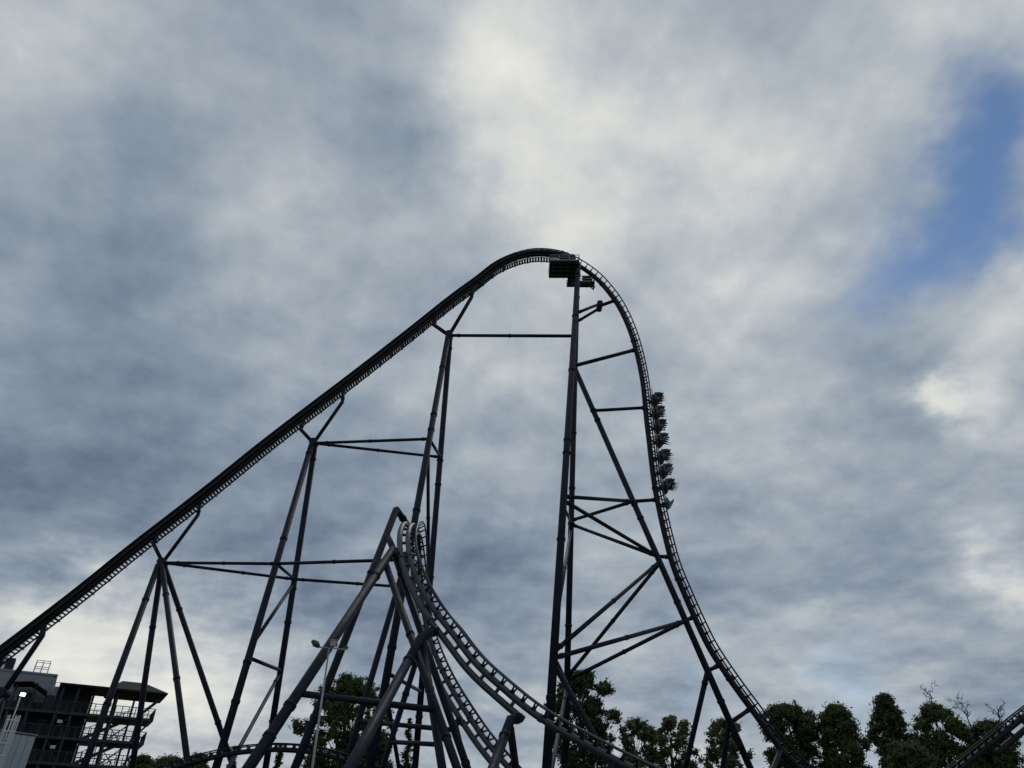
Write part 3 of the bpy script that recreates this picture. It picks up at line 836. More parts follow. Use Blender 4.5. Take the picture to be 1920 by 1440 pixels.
# riders: one continuous skinned body per pose
def rider_mesh(name, armsup, lean):
    J = dict(pel=(0, 0, .10), waist=(0, -.03, .28), chest=(0, -.05, .47), neck=(0, -.03, .62), head=(0, .00, .72), crown=(0, .0, .83))
    rad = dict(pel=(.16, .13), waist=(.14, .11), chest=(.17, .12), neck=(.055, .055), head=(.085, .095), crown=(.08, .085))
    E = [('pel', 'waist'), ('waist', 'chest'), ('chest', 'neck'), ('neck', 'head'), ('head', 'crown')]
    for sg, k in ((-1, 'l'), (1, 'r')):
        if armsup:
            pts = [(.19 * sg, -.04, .54), (.24 * sg, .06 + lean, .80), (.21 * sg, .13 + lean, 1.05), (.20 * sg, .15 + lean, 1.14)]
        else:
            pts = [(.19 * sg, -.04, .52), (.27 * sg, .06, .28), (.17 * sg, .30, .30), (.14 * sg, .38, .31)]
        for q, (p, r_) in enumerate(zip(pts, (.065, .05, .034, .038))):
            J['a%s%d' % (k, q)] = p; rad['a%s%d' % (k, q)] = (r_, r_)
        E += [('chest', 'a%s0' % k)] + [('a%s%d' % (k, q), 'a%s%d' % (k, q + 1)) for q in range(3)]
        pts = [(.10 * sg, .04, .08), (.12 * sg, .46, .14), (.12 * sg, .54, -.22), (.12 * sg, .70, -.27)]
        for q, (p, r_) in enumerate(zip(pts, (.085, .062, .045, .04))):
            J['g%s%d' % (k, q)] = p; rad['g%s%d' % (k, q)] = (r_, r_)
        E += [('pel', 'g%s0' % k)] + [('g%s%d' % (k, q), 'g%s%d' % (k, q + 1)) for q in range(3)]
    keys = list(J); me = bpy.data.meshes.new(name)
    me.from_pydata([J[k] for k in keys], [(keys.index(a), keys.index(b)) for a, b in E], [])
    o = bpy.data.objects.new(name, me); COL.objects.link(o)
    sk = o.modifiers.new('skin', 'SKIN'); ss = o.modifiers.new('sub', 'SUBSURF'); ss.levels = 1; ss.render_levels = 1
    for i, k in enumerate(keys):
        me.skin_vertices[0].data[i].radius = rad[k]
    me.skin_vertices[0].data[0].use_root = True
    dg = bpy.context.evaluated_depsgraph_get(); ev = o.evaluated_get(dg)
    src = ev.to_mesh()
    mb = MB(); mb.add([tuple(v.co) for v in src.vertices], [tuple(p.vertices) for p in src.polygons], True)
    ev.to_mesh_clear(); bpy.data.objects.remove(o)
    nbody = len(mb.f)
    for sg, k in ((-1, 'l'), (1, 'r')):        # fingers, thumb off the side of the palm
        w = Vector(J['a%s3' % k]); d = (w - Vector(J['a%s2' % k])).normalized()
        s_ = Vector((1, 0, 0)); f = d.cross(s_).normalized() * (1 if armsup else -1)
        for q, ln in enumerate((.075, .085, .080, .062)):
            b0_ = w + d * .02 + s_ * (q - 1.5) * .020
            mb.sweep([b0_, b0_ + d * ln * .55, b0_ + d * ln * .9 + f * .018], [.010, .009, .007], 6)
        b0_ = w - s_ * sg * .035
        mb.sweep([b0_, b0_ - s_ * sg * .025 + d * .03, b0_ - s_ * sg * .03 + d * .055], [.011, .010, .008], 6)
    mb.sweep([(0, .085, .755), (0, .115, .735)], [.012, .016], 6)          # nose
    for sg in (-1, 1):
        mb.sweep([(sg * .082, -.01, .74), (sg * .095, -.02, .78)], .018, 6)  # ears
    nfin = len(mb.f)
    hp = [(.02, .935), (.07, .915), (.102, .86), (.108, .80), (.100, .74), (.085, .70)]
    vs = []
    for i, (rr, h) in enumerate(hp):
        for q in range(12):
            a = 2 * math.pi * q / 12
            front = max(0, math.sin(a)); hh = h + front * max(0, .86 - h) * .8
            vs.append((rr * math.cos(a), rr * 1.08 * math.sin(a) - .012, hh))
    mb.add(vs, [(i * 12 + q, (i + 1) * 12 + q, (i + 1) * 12 + (q + 1) % 12, i * 12 + (q + 1) % 12) for i in range(5) for q in range(12)], True)
    out = mb.mesh(name)
    for m in ('shirt_0', 'trousers', 'skin', 'hair'): out.materials.append(MATS[m])
    mi = []
    for i, p in enumerate(out.polygons):
        c = p.center
        if i >= nfin: mi.append(3)
        elif i >= nbody: mi.append(2)
        elif c.z > .60 and abs(c.x) < .12: mi.append(2)
        elif armsup and c.z > .86: mi.append(2)
        elif not armsup and c.y > .20 and c.z > .24 : mi.append(2)
        elif c.z < .17: mi.append(1)
        else: mi.append(0)
    out.polygons.foreach_set('material_index', mi)
    return out
RID = [rider_mesh('rider_up', True, 0.0), rider_mesh('rider_up2', True, .16), rider_mesh('rider_down', False, 0)]
POSE = [(2, 0, 2, 2), (2, 2, 0, 2), (2, 2, 2, 2), (2, 2, 1, 2), (0, 2, 0, 1), (2, 2, 2, 2), (0, 1, 0, 0)]
SHIRT = [(0, 3, 5, 0), (1, 0, 4, 0), (0, 5, 0, 3), (1, 1, 0, 4), (2, 0, 5, 0), (1, 2, 0, 1), (2, 2, 0, 4)]
SCOL = ['black', 'grey', 'teal', 'dark red', 'navy', 'tan']
SEATN = ['seat nearest the camera', 'second seat from the near side', 'third seat from the near side', 'far side seat']
near_first = 1 if drop.b[200].y < 0 else -1
first = None
for c, py in enumerate((748, 773, 800, 827, 855, 883, 912)):
    M = drop.M(drop_index(py))
    cr = car_root('coaster_car', ('%s coaster car from the top of the train on the vertical drop' % ORD[c]) if c < 6 else 'lowest seated coaster car of the train, its riders with arms up', M, 'cars of the coaster train')
    for nm, me in CAR_PARTS: sub(nm, me, cr)
    for x in SEATX:
        st_ = sub('seat', SEAT, cr, T((x, 0, 0))); sub('lap_bar', LAPBAR, st_)
    for sx in (-1, 1):
        for y in (0,):
            sub('wheel_bogie', BOGIE, cr, T((sx * GAUGE, y, 0)) @ Matrix.Diagonal((sx, 1, 1, 1)))
    order = SEATX if near_first < 0 else tuple(reversed(SEATX))
    if drop.b[200].y < 0: order = tuple(reversed(SEATX))
    else: order = SEATX
    for k, x in enumerate(order):
        ps = POSE[c][k]
        rd = bpy.data.objects.new('person', RID[ps])
        rd.matrix_world = M @ T((x, .06, 1.44))
        rd.rotation_mode = 'XYZ'
        rd.material_slots[0].link = 'OBJECT'; rd.material_slots[0].material = MATS['shirt_%d' % SHIRT[c][k]]
        rd['label'] = 'rider in %s top, %s, %s of %s car from the top' % (SCOL[SHIRT[c][k]], 'arms raised' if ps < 2 else 'arms lowered', ('near seat', 'second seat', 'third seat', 'far seat')[k], ORD[c])
        rd['category'] = 'person'; rd['group'] = 'riders on the coaster train'
        link(rd)
M = drop.M(drop_index(941, 1.3))
cr = car_root('coaster_car', 'riderless lead car with blue blade nose at the lower end of the train', M, 'cars of the coaster train')
sub('chassis', CAR_PARTS[0][1], cr); sub('nose_cone', NOSE, cr)
for sx in (-1, 1):
    for y in (0,):
        sub('wheel_bogie', BOGIE, cr, T((sx * GAUGE, y, 0)) @ Matrix.Diagonal((sx, 1, 1, 1)))

# ------------------------------------------------------------------ trees
def leaf_cloud(rng, centres, radii, count, size, squash=.8):
    """small leaf faces scattered through clumps"""
    idx = rng.choice(len(centres), count, p=radii ** 2 / (radii ** 2).sum())
    d = rng.normal(size=(count, 3)); d /= np.linalg.norm(d, axis=1)[:, None]
    rr = radii[idx] * np.clip(np.abs(rng.normal(0, .62, count)), 0, 1.25)
    d[:, 2] *= squash
    c = centres[idx] + d * rr[:, None]
    n = rng.normal(size=(count, 3)) * .8 + d + np.array([0, 0, .5]); n /= np.linalg.norm(n, axis=1)[:, None]
    a = np.cross(n, rng.normal(size=(count, 3))); a /= np.linalg.norm(a, axis=1)[:, None]
    b = np.cross(n, a)
    s = size * rng.uniform(.55, 1.25, count)[:, None]
    fold = n * s * .25
    q = np.stack([c - a * s, c - b * s * .55 + fold, c + a * s, c + b * s * .55 + fold], 1).reshape(-1, 3)
    return q
def quad_mesh(name, q, mat):
    me = bpy.data.meshes.new(name); n = len(q) // 4
    me.vertices.add(len(q)); me.vertices.foreach_set('co', q.astype(np.float32).ravel())
    me.loops.add(n * 4); me.loops.foreach_set('vertex_index', np.arange(n * 4, dtype=np.int32))
    me.polygons.add(n); me.polygons.foreach_set('loop_start', np.arange(0, n * 4, 4, dtype=np.int32))
    me.update(calc_edges=True); me.materials.append(MATS[mat]); return me
def limb(mb, rng, p0, p1, r0, r1, seg=7, wob=.12):
    p0, p1 = Vector(p0), Vector(p1); L = (p1 - p0).length; pts = []
    for k in range(5):
        u = k / 4; p = p0.lerp(p1, u)
        if 0 < k < 4: p += Vector(rng.normal(size=3) * L * wob * .4)
        p.z += math.sin(u * math.pi) * L * .05
        pts.append(p)
    mb.sweep(pts, [r0 + (r1 - r0) * k / 4 for k in range(5)], seg)
    return pts
def tree(name, label, px, top, hw, Y, seed, mat='leaf_dark', base=.25, dens=1.0, leaf=.24, shape='round', lobes=None, dead=(), group='trees beyond the coaster', clumps=90):
    rng = np.random.default_rng(seed)
    tp = W(px, top, Y); H = tp.z; depth = Y * CP + H * .75 * SP
    wid = 1.12 * hw * depth / FPX
    r = root(name, label, 'tree', (tp.x, Y, 0), group)
    O = Vector((tp.x, Y, 0))
    zb = H * (base + .15)
    def prof(u):
        pk, lo = {'round': (.62, .30), 'egg': (.55, .25), 'column': (.45, .20)}[shape]
        v = (u - pk) / (1.02 - pk) if u > pk else (pk - u) / pk
        ex = {'round': 2.3, 'egg': 1.9, 'column': 1.8}[shape]
        return max(0.0, 1 - v ** ex) ** .6 if u > pk else lo + (1 - lo) * max(0.0, 1 - v * v) ** .5
    # big boughs first, then leaf clumps on them: gives an uneven outline with gaps
    boughs = []
    nb_ = 64 if dens > .7 else 46
    for k in range(nb_):
        u = (k + rng.uniform(.2, .8)) / nb_; a = k * 2.4 + rng.uniform(-.5, .5)
        R_ = wid * prof(u) * rng.uniform(.80, 1.10); rb = wid * rng.uniform(.17, .31) * (1 if dens > .7 else .85)
        rad_ = max(0.0, R_ - rb * .8) * (rng.uniform(.25, 1) ** .6 if k < nb_ - 3 else .3)
        boughs.append((math.cos(a) * rad_, math.sin(a) * rad_, min(zb + (H - zb) * u, H - rb * .8), rb))
    cs, rs_ = [], []
    per = 12 if dens > .7 else 9
    for bx_, by_, bz_, rb in boughs:
        for _ in range(per):
            d = rng.normal(size=3); d /= np.linalg.norm(d); rr = rb * rng.uniform(.2, 1.15)
            cs.append((bx_ + d[0] * rr, by_ + d[1] * rr, min(bz_ + d[2] * rr * .8, H - .25))); rs_.append(rng.uniform(.35, .85) * (1 if dens > .7 else .8))
    cs, rs_ = np.array(cs), np.array(rs_)
    count = int(len(cs) * (58 if dens > .7 else 36))
    q = leaf_cloud(rng, cs, rs_, count, leaf * .85)
    q += np.array([O.x, O.y, 0])
    mb = MB()
    tr0 = max(.22, H * .018)
    tops = limb(mb, rng, O, O + Vector((rng.uniform(-.4, .4), 0, H * .86)), tr0, tr0 * .25, 9, .02)
    for bg in boughs:
        c = O + Vector(bg[:3]); k = min(.80, max(.18, (bg[2] / H) * .70))
        s0 = O.lerp(tops[-1], k / .86) if k < .86 else tops[-1]
        limb(mb, rng, s0, c, tr0 * .34 * (1.1 - k), .035, 6)
    part('trunk', mb.mesh('trunk'), 'bark', r)
    part('crown', quad_mesh('crown', q, mat), None, r)
    for (dx, dz, ln) in dead:
        mb = MB(); b0_ = O + Vector((dx * .7, 0, H - 2.5)); tip = O + Vector((dx, 0, H + dz))
        ps = limb(mb, rng, b0_, tip, .10, .04, 6)
        for k in range(9):
            s0 = ps[1].lerp(ps[-1], rng.uniform(.15, 1)); e = s0 + Vector((rng.uniform(-1, 1) * ln, rng.uniform(-1, 1) * ln * .5, rng.uniform(.2, 1) * ln))
            p2 = limb(mb, rng, s0, e, .045, .018, 5, .25)
            for _ in range(3):
                s1 = p2[2].lerp(p2[-1], rng.uniform(0, 1)); limb(mb, rng, s1, s1 + Vector((rng.uniform(-1, 1), rng.uniform(-.5, .5), rng.uniform(-.1, 1))) * ln * .5, .035, .015, 4, .2)
        part('dead_branch', mb.mesh('dead'), 'dead_wood', r)
    return r
def conifer(label, px, top, hw, Y, seed, H0=.1):
    rng = np.random.default_rng(seed); tp = W(px, top, Y); H = tp.z
    wid = hw * (Y * CP + H * SP) / FPX * 1.0
    r = root('conifer_tree', label, 'tree', (tp.x, Y, 0), 'trees beyond the coaster')
    O = Vector((tp.x, Y, 0)); mb = MB().sweep([O, O + Vector((0, 0, H * .98))], [H * .016 + .1, .03], 8)
    qs = []
    for k in range(46):
        u = (k / 45) ** .9; z = H * (H0 + (1 - H0) * u) - .1; R_ = wid * 1.6 * (1 - u) ** .85 + .12
        for m_ in range(int(5 + 4 * (1 - u))):
            a = rng.uniform(0, 6.283); L = R_ * rng.uniform(.65, 1.08)
            n = int(10 + 16 * (1 - u)); t_ = rng.uniform(.1, 1, n)
            c = np.stack([np.cos(a) * L * t_, np.sin(a) * L * t_, z + .25 - .35 * L * t_ + .15 * L * t_ ** 2], 1) + rng.normal(size=(n, 3)) * .09
            qs.append(c)
    c = np.concatenate(qs); n = len(c)
    a = rng.normal(size=(n, 3)); a[:, 2] = np.abs(a[:, 2]) * .4 - .3; a /= np.linalg.norm(a, axis=1)[:, None]
    b = np.cross(a, rng.normal(size=(n, 3))); b /= np.linalg.norm(b, axis=1)[:, None]; s = rng.uniform(.14, .30, n)[:, None]
    q = np.stack([c - a * s, c - b * s * .4, c + a * s, c + b * s * .4], 1).reshape(-1, 3) + np.array([O.x, O.y, 0])
    part('trunk', mb.mesh('trunk'), 'bark', r); part('crown', quad_mesh('crown', q, 'needle'), None, r)

tree('broadleaf_tree', 'tall dense green tree standing behind the foot of the twin legged tower', 1088, 1258, 72, 102, 11, 'leaf_dark', .18, 1.25, shape='egg', clumps=120)
tree('broadleaf_tree', 'big leafy tree behind the legs of the banked turn, left of centre', 656, 1266, 88, 100, 12, 'leaf_mid', .22, 1.1, shape='egg', clumps=120)
tree('broadleaf_tree', 'loose pale tree just right of the dense tree behind the tower', 1190, 1348, 44, 100, 13, 'leaf_pale', .25, .50, shape='round', clumps=60)
tree('broadleaf_tree', 'thin crowned pale tree with branches showing, left of the splayed tower leg', 1257, 1342, 50, 101, 14, 'leaf_pale', .22, .48, shape='round', clumps=60)
tree('broadleaf_tree', 'sparse pale tree between the tower leg and the drop track', 1353, 1348, 46, 103, 15, 'leaf_pale', .25, .42, shape='round', clumps=55)
tree('broadleaf_tree', 'round dense tree crossed by the foot of the drop track', 1472, 1318, 58, 106, 16, 'leaf_dark', .2, 1.1, shape='round', clumps=100)
tree('broadleaf_tree', 'broad dense tree right of the drop track foot, before the gap of sky', 1562, 1322, 50, 104, 17, 'leaf_mid', .2, 1.0, shape='egg', clumps=90)
tree('broadleaf_tree', 'tall narrow column shaped tree, highest of the group at right', 1652, 1300, 46, 106, 18, 'leaf_dark', .12, 1.25, shape='column', clumps=100)
tree('broadleaf_tree', 'dense tree with a single dead branch sticking out of its top', 1745, 1320, 55, 105, 19, 'leaf_mid', .15, 1.2, shape='round', dead=((.0, 1.5, 1.4),), clumps=100)
tree('broadleaf_tree', 'dead topped tree with bare twigs beside the rising track at right', 1845, 1352, 42, 104, 20, 'leaf_dark', .2, .85, shape='round', dead=((-2.3, 2.3, 1.6), (2.4, 1.7, 1.7)), clumps=70)
tree('broadleaf_tree', 'low leafy tree filling in under the dense trees at right', 1700, 1392, 52, 99, 21, 'leaf_mid', .1, 1.0, shape='round', clumps=70)
tree('broadleaf_tree', 'small tree top right of the stair building, leftmost of the low trees', 272, 1418, 28, 118, 22, 'leaf_dark', .2, 1.0, shape='round', clumps=50)
tree('broadleaf_tree', 'low green tree top under the leg beside the stair building', 318, 1420, 36, 116, 23, 'leaf_mid', .2, 1.0, shape='round', clumps=50)
tree('broadleaf_tree', 'dark low tree behind the left rise of the arched track', 372, 1416, 34, 118, 24, 'leaf_dark', .2, 1.0, shape='round', clumps=50)
tree('broadleaf_tree', 'small tree at bottom edge showing between the three legged support legs', 708, 1372, 34, 104, 25, 'leaf_mid', .2, .8, shape='egg', clumps=50)
conifer('dark spruce top behind the left end of the arched track', 440, 1404, 22, 112, 31)
conifer('small pointed spruce seen below the middle of the arched track', 527, 1400, 26, 110, 32)
conifer('dark pointed conifer between the right hand legs of the banked turn', 768, 1352, 26, 104, 33)

# ------------------------------------------------------------------ stair building and hall at the left
UA = R(30.6)
U = Vector((math.cos(UA), math.sin(UA), 0)); V = Vector((-math.sin(UA), math.cos(UA), 0)); Q0 = Vector((-56.5, 90, 0))
def B(s, w, z): return Q0 + U * s + V * w + Vector((0, 0, z))
BM = Matrix(((U.x, V.x, 0, Q0.x), (U.y, V.y, 0, Q0.y), (0, 0, 1, 0), (0, 0, 0, 1)))
def bbox(mb, s0, s1, w0, w1, z0, z1):
    return mb.box(((s0 + s1) / 2, (w0 + w1) / 2, (z0 + z1) / 2), (s1 - s0, w1 - w0, z1 - z0), BM)
gb = root('stair_building', 'dark open steel building of stacked galleries and zigzag stairs at left', 'building', B(5, 2, 0))
LV = [17.5 - 2.66 * k for k in range(7)]
for s, w0 in ((-2.0, 0), (0.0, 0), (2.84, 0), (4.5, 0), (8.9, 0), (8.9, 4.4), (11.2, 4.4), (6.4, 4.4), (11.9, 1.2)):
    zt = 20.3
    part('post', MB().beam(B(s, w0, 0), B(s, w0, zt), .24, .24, U).mesh('post'), 'gallery_steel', gb)
for k, z in enumerate(LV):
    ext = 13.6 - .35 * min(k, 3)
    mb = MB(); bbox(mb, -9, ext, -.25, 2.3, z - .30, z)
    bbox(mb, 6.4, ext, 2.3, 4.6, z - .28, z - .02)
    dk = part('gallery_deck', mb.mesh('deck'), 'gallery_steel', gb)
    mb = MB()
    def run(pts):
        pts = [B(*p) for p in pts]
        for a, b in zip(pts, pts[1:]):
            for hgt in (1.1, .82, .55, .28):
                mb.beam(a + Vector((0, 0, hgt)), b + Vector((0, 0, hgt)), .08 if hgt == 1.1 else .03, .08 if hgt == 1.1 else .03)
            n = max(1, int((b - a).length / .75))
            for i in range(n + 1):
                c = a.lerp(b, i / n); mb.beam(c, c + Vector((0, 0, 1.1)), .07, .07)
    run([(-9, -.2, z), (ext - .05, -.2, z), (ext - .05, 4.5, z), (6.5, 4.5, z)])
    part('railing', mb.mesh('railing'), 'gallery_steel', dk)
    # struts out to the tip
    zt2 = LV[k - 1] - .3 if k else 20.4
    tip = 14.2 if k == 0 else ext + .1
    for w in (-.15, 4.3):
        mb = MB().beam(B(11.6, w, z + .1), B(tip, w, zt2), .18, .18)
        part('tip_strut', mb.mesh('strut'), 'gallery_steel', gb)
for k in range(6):      # X bracing between the paired posts, long diagonals across the stair bay
    z0, z1 = LV[k + 1], LV[k] - .3
    mb = MB().beam(B(2.84, .02, z0), B(4.5, .02, z1), .08, .08); mb.beam(B(2.84, -.07, z1), B(4.5, -.07, z0), .08, .08)
    part('cross_brace', mb.mesh('xbrace'), 'gallery_steel', gb)
    part('diagonal_brace', MB().beam(B(8.9, .05, z0), B(11.8, .05, z1), .11, .11).mesh('diag'), 'gallery_steel', gb)
    mb = MB().beam(B(11.2, 4.4, z0), B(8.9, 4.4, z1), .09, .09); mb.beam(B(8.9, 4.48, z0), B(11.2, 4.48, z1), .09, .09)
    mb.beam(B(5.2, 4.3, z0), B(6.4, 4.3, z1), .09, .09); mb.beam(B(6.4, 4.38, z0), B(5.2, 4.38, z1), .09, .09)
    part('cross_brace', mb.mesh('xbrace'), 'gallery_steel', gb)
    # a flight of stairs
    fl = MB(); n = 15
    sA, sB = 6.3, 10.9
    for w in (1.0, 2.1):
        fl.beam(B(sA, w, z0 + .05), B(sB, w, LV[k] - .05), .07, .30)
    fo = part('stair_flight', fl.mesh('stringers'), 'gallery_steel', gb)
    tm = MB()
    for i in range(n):
        c = B(sA, 1.0, z0 + .1).lerp(B(sB, 1.0, LV[k] - .1), (i + .5) / n) + V * .55
        tm.box((0, 0, 0), (.28, 1.06, .04), Matrix.Translation(c) @ BM.to_3x3().to_4x4())
    part('tread', tm.mesh('treads'), 'gallery_steel', fo, kind='stuff')
    hm = MB()
    for w in (1.0, 2.1):
        hm.beam(B(sA, w, z0 + 1.1), B(sB, w, LV[k] + 1.0), .05, .05)
        for i in range(8):
            c = B(sA, w, z0 + .1).lerp(B(sB, w, LV[k]), i / 7); hm.beam(c, c + Vector((0, 0, 1.0)), .04, .04)
    part('handrail', hm.mesh('handrail'), 'gallery_steel', fo)
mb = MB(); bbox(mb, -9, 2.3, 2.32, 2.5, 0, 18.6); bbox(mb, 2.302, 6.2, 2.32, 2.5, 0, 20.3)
part('shaded_back_wall', mb.mesh('shaded_back_wall'), 'dark_unit_wall_shade', gb)  # near-black sheet standing in for the shade deep inside the galleries
for s0, s1 in ((-1.6, -.2), (1.2, 2.2)):
    for z in LV[:4]:
        mb = MB(); bbox(mb, s0, s1, 2.24, 2.318, z, z + 2.0)
        part('door', mb.mesh('door'), 'gallery_steel', gb)
mb = MB(); bbox(mb, 2.3, 8.2, -.6, 5.0, 20.35, 20.55)
rf = part('roof', mb.mesh('roof'), 'roof_sheet', gb)
e = [B(7.6, -1.2, 20.4), B(14.4, -1.2, 20.4), B(14.4, 5.4, 20.4), B(7.6, 5.4, 20.4)]
rg = [B(9.0, 1.3, 21.75), B(11.6, 1.3, 21.75)]
low = [p - Vector((0, 0, .16)) for p in e]
mb = MB().add(e + rg + low, [(0, 1, 5, 4), (1, 2, 5), (2, 3, 4, 5), (3, 0, 4), (9, 8, 7, 6), (0, 6, 7, 1), (1, 7, 8, 2), (2, 8, 9, 3), (3, 9, 6, 0)])
part('hip_roof', mb.mesh('hip_roof'), 'roof_sheet', rf)
mb = MB()                 # gabled canopy further left
e = [B(-2.4, -.8, 20.1), B(1.3, -.8, 19.4), B(1.3, 2.3, 19.4), B(-2.4, 2.3, 20.1), B(-.6, -.8, 20.35), B(-.6, 2.3, 20.35)]
low = [p - Vector((0, 0, .14)) for p in e]
mb.add(e + low, [(0, 4, 5, 3), (4, 1, 2, 5), (6, 9, 11, 10), (10, 11, 8, 7), (0, 6, 10, 4), (4, 10, 7, 1), (1, 7, 8, 2), (3, 5, 11, 9), (5, 2, 8, 11), (0, 3, 9, 6)])
part('canopy', mb.mesh('canopy'), 'roof_sheet', rf)
for s, z in ((3.6, 15.6), (3.75, 12.9)):
    mb = MB(); bbox(mb, s - .30, s + .22, -.42, -.25, z + .62, z + .95)
    part('wall_lamp', mb.mesh('wall_lamp'), 'lamp_dim', gb)
mb = MB(); bbox(mb, 9.6, 10.4, -.32, -.24, 10.2, 10.75)
part('sign_plate', mb.mesh('plate'), 'lamp_glass', gb)

hb = root('hall_building', 'grey clad hall rising behind the galleries at the left edge', 'building', B(-8, 9, 0))
mb = MB(); bbox(mb, -26, 1.6, 2.6, 14, 0, 21.6)
part('wall', mb.mesh('wall'), 'cladding_grey', hb)
for i in range(14):
    mb = MB(); bbox(mb, -26 + i * 1.96, -26 + i * 1.96 + 1.93, 2.545, 2.598, 17.6, 21.75)
    part('panel', mb.mesh('panel'), 'cladding_grey', hb)
for i in range(4):
    mb = MB(); bbox(mb, 1.602, 1.65, 2.6 + i * 2.85, 2.6 + i * 2.85 + 2.82, 17.6, 21.75)
    part('panel', mb.mesh('panel'), 'cladding_grey', hb)
mb = MB(); bbox(mb, -26.1, 1.75, 2.45, 14.1, 21.752, 21.95)
part('roof', mb.mesh('roof'), 'cladding_grey', hb)
mb = MB(); bbox(mb, 1.7, 4.4, 2.6, 9, 0, 20.6)
part('stair_core', mb.mesh('core'), 'cladding_grey', hb)
mb = MB()
rl = [B(1.8, 2.9, 20.6), B(4.3, 2.9, 20.6)]
for h in (.5,): mb.beam(rl[0] + Vector((0, 0, h)), rl[1] + Vector((0, 0, h)), .05, .05)
for k in range(5):
    c = rl[0].lerp(rl[1], k / 4); mb.beam(c, c + Vector((0, 0, .5)), .05, .05)
part('roof_rail', mb.mesh('roof_rail'), 'galvanised', hb)
cg = root('roof_guard_cage', 'small square guard rail cage standing on the hall roof', 'railing', B(-.4, 4, 21.95), None)
mb = MB()
for a_ in range(4):
    c4 = [(-1.0, 3.6), (.5, 3.6), (.5, 4.8), (-1.0, 4.8)]
    p, q = B(*c4[a_], 21.95), B(*c4[(a_ + 1) % 4], 21.95)
    for h in (.12, .85, 1.6): mb.beam(p + Vector((0, 0, h)), q + Vector((0, 0, h)), .06, .06)
    for k in range(2):
        c = p.lerp(q, k / 2); mb.beam(c, c + Vector((0, 0, 1.6)), .06, .06)
part('guard_rail', mb.mesh('cage'), 'galvanised', cg)
mb = MB(); bbox(mb, -.9, .4, 3.7, 4.7, 21.951, 22.05)
part('hatch_plate', mb.mesh('hatch'), 'galvanised', cg)
ac = root('rooftop_unit', 'dark boxy unit on the hall roof beneath the lift track', 'roof unit', B(-4.2, 5, 21.95))
mb = MB(); bbox(mb, -5.2, -3.3, 4.2, 5.8, 21.95, 23.6); part('housing', mb.mesh('unit'), 'dark_unit_wall_shade', ac)
mb = MB()
for k in range(6): bbox(mb, -5.1, -3.4, 4.14, 4.2, 22.2 + k * .2, 22.3 + k * .2)
part('louvre', mb.mesh('louvre'), 'gallery_steel', ac)
mb = MB(); bbox(mb, -4.5, -4.2, 4.05, 4.138, 21.96, 23.75); part('pipe', mb.mesh('pipe'), 'white_metal', ac)

# pale panelled shed with its white ladder
shd = root('panelled_shed', 'pale grey shed of tall upright panels in the bottom left corner', 'building', (-42, 62, 0))
c0 = W(67, 1379.5, 66); zt = c0.z
sdv = Vector((-.486, -.874, 0)); sw = Vector((-.874, .486, 0))
SM = Matrix(((sdv.x, sw.x, 0, c0.x), (sdv.y, sw.y, 0, c0.y), (0, 0, 1, 0), (0, 0, 0, 1)))
mb = MB().box((7, 3.1, zt / 2), (14, 6, zt), SM); part('core', mb.mesh('core'), 'cladding_grey', shd)
PN = MB().box((.30, -.02, zt / 2 - .05), (.585, .10, zt - .1), SM.to_3x3().to_4x4()); 
pm = PN.mesh('panel'); pm.materials.append(MATS['cladding_pale'])
for i in range(22):
    part('panel', pm, None, shd, Matrix.Translation(c0 * 1.0 + sdv * (.62 * i) - Vector((0, 0, zt)) + Vector((0, 0, 0))))
mb = MB().box((7, 3.0, zt + .05), (14.15, 6.25, .10), SM); part('roof_cap', mb.mesh('cap'), 'cladding_grey', shd)
ld = root('access_ladder', 'white caged ladder on the pale shed at the left edge', 'ladder', c0 + sdv * 2.6 - sw * .4 - Vector((0, 0, zt)))
mb = MB()
for k in (2.25, 2.85):
    p = c0 + sdv * k - sw * .32; mb.beam((p.x, p.y, .1), (p.x, p.y, zt + 1.15), .07, .05)
part('stile', mb.mesh('stile'), 'white_metal', ld)
mb = MB()
for k in range(int(zt / .3)):
    a_, b_ = c0 + sdv * 2.25 - sw * .32, c0 + sdv * 2.85 - sw * .32
    mb.beam((a_.x, a_.y, .4 + k * .3), (b_.x, b_.y, .4 + k * .3), .035, .035)
part('rung', mb.mesh('rung'), 'white_metal', ld)
mb = MB()
hoop = [(math.cos(a_) * .42, math.sin(a_) * .75) for a_ in np.linspace(math.pi, 2 * math.pi, 9)]
for z in np.arange(2.6, zt + 1.2, .85):
    pts = [c0 + sdv * (2.55 + hx) - sw * (.32 - hy) for hx, hy in hoop]
    for a_, b_ in zip(pts, pts[1:]): mb.beam((a_.x, a_.y, z), (b_.x, b_.y, z), .02, .07)
for i in range(0, 9, 1):
    p = c0 + sdv * (2.55 + hoop[i][0]) - sw * (.32 - hoop[i][1]); mb.beam((p.x, p.y, 2.6), (p.x, p.y, zt + 1.15), .05, .02)
part('safety_cage', mb.mesh('cage'), 'white_metal', ld)

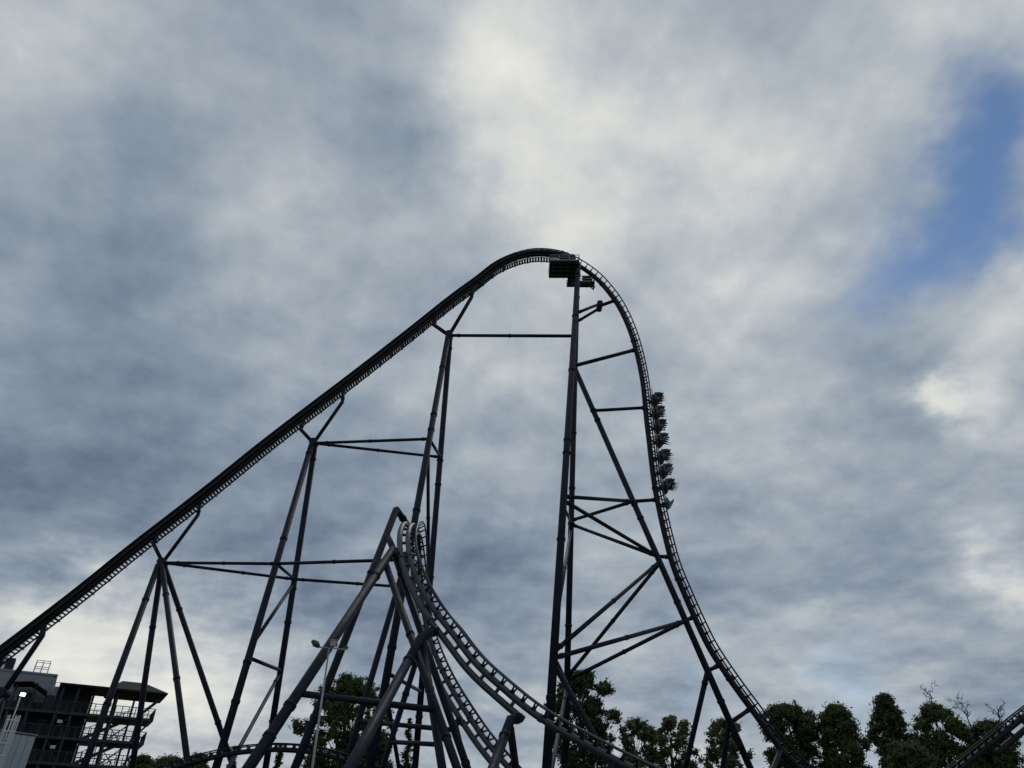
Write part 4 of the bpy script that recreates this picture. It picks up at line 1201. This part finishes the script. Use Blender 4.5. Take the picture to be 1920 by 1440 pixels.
# ------------------------------------------------------------------ lamps
def floodlight(parent, p, face, size=.42, lit=False, tilt=-.5, glass='lamp_glass'):
    f = Vector(face).normalized(); q = Vector((f.x, f.y, tilt)).to_track_quat('-Y', 'Z').to_matrix().to_4x4()
    Mx = Matrix.Translation(p) @ q
    mb = MB().box((0, 0, 0), (size, size * .28, size * .80), Mx)
    for k in range(5): mb.box((-size * .4 + k * size * .2, size * .19, 0), (size * .05, size * .12, size * .7), Mx)
    for sg in (-1, 1): mb.box((sg * size * .47, -size * .17, 0), (size * .05, size * .08, size * .78), Mx)
    for sg in (-1, 1): mb.box((0, -size * .17, sg * size * .38), (size * .88, size * .08, size * .05), Mx)
    h = part('floodlight', mb.mesh('head'), 'lamp_black', parent)
    mb = MB().box((0, -size * .155, 0), (size * .86, size * .02, size * .70), Mx)
    part('glass', mb.mesh('glass'), 'lamp_lit' if lit else glass, h)
    mb = MB()
    for sg in (-1, 1): mb.beam(Mx @ Vector((sg * size * .54, 0, 0)), Mx @ Vector((sg * size * .54, size * .1, -size * .62)), .03, .03)
    mb.beam(Mx @ Vector((-size * .54, size * .1, -size * .62)), Mx @ Vector((size * .54, size * .1, -size * .62)), .03, .03)
    part('yoke', mb.mesh('yoke'), 'lamp_black', h)
tp = W(617, 1216, 40)
lp = root('lamp_post', 'slender pale post with three floodlights on a crossbar, in front of raking leg', 'lamp post', (tp.x, tp.y, 0), 'floodlight posts')
part('pole', MB().sweep([(tp.x, tp.y, 0), (tp.x, tp.y, tp.z)], [.085, .045], 14).mesh('pole'), 'galvanised', lp)
part('base_plate', MB().box((tp.x, tp.y, .06), (.4, .4, .12)).mesh('base'), 'galvanised', lp)
cb0, cb1 = W(599, 1213, 40.2), W(651, 1218, 39.9)
part('crossbar', MB().beam(cb0, cb1, .05, .05).mesh('bar'), 'galvanised', lp)
floodlight(lp, W(592, 1207, 40.2), (-1, .5, 0), .44, tilt=-.7)
floodlight(lp, W(625, 1205.5, 40), (.25, -1, 0), .42, tilt=-.45)
floodlight(lp, W(645, 1217, 40.4), (1, .8, 0), .40, tilt=-1.2)
tp = W(38, 1308, 72)
lq = root('lamp_post', 'post with a single lit floodlight above the pale shed at far left', 'lamp post', (tp.x, tp.y, 0), 'floodlight posts')
part('pole', MB().sweep([(tp.x, tp.y, 0), (tp.x, tp.y, tp.z)], [.09, .06], 14).mesh('pole'), 'galvanised', lq)
part('base_plate', MB().box((tp.x, tp.y, .06), (.4, .4, .12)).mesh('base'), 'galvanised', lq)
floodlight(lq, W(43, 1301, 72), (.9, -1, 0), .50, lit=True, tilt=-.9)
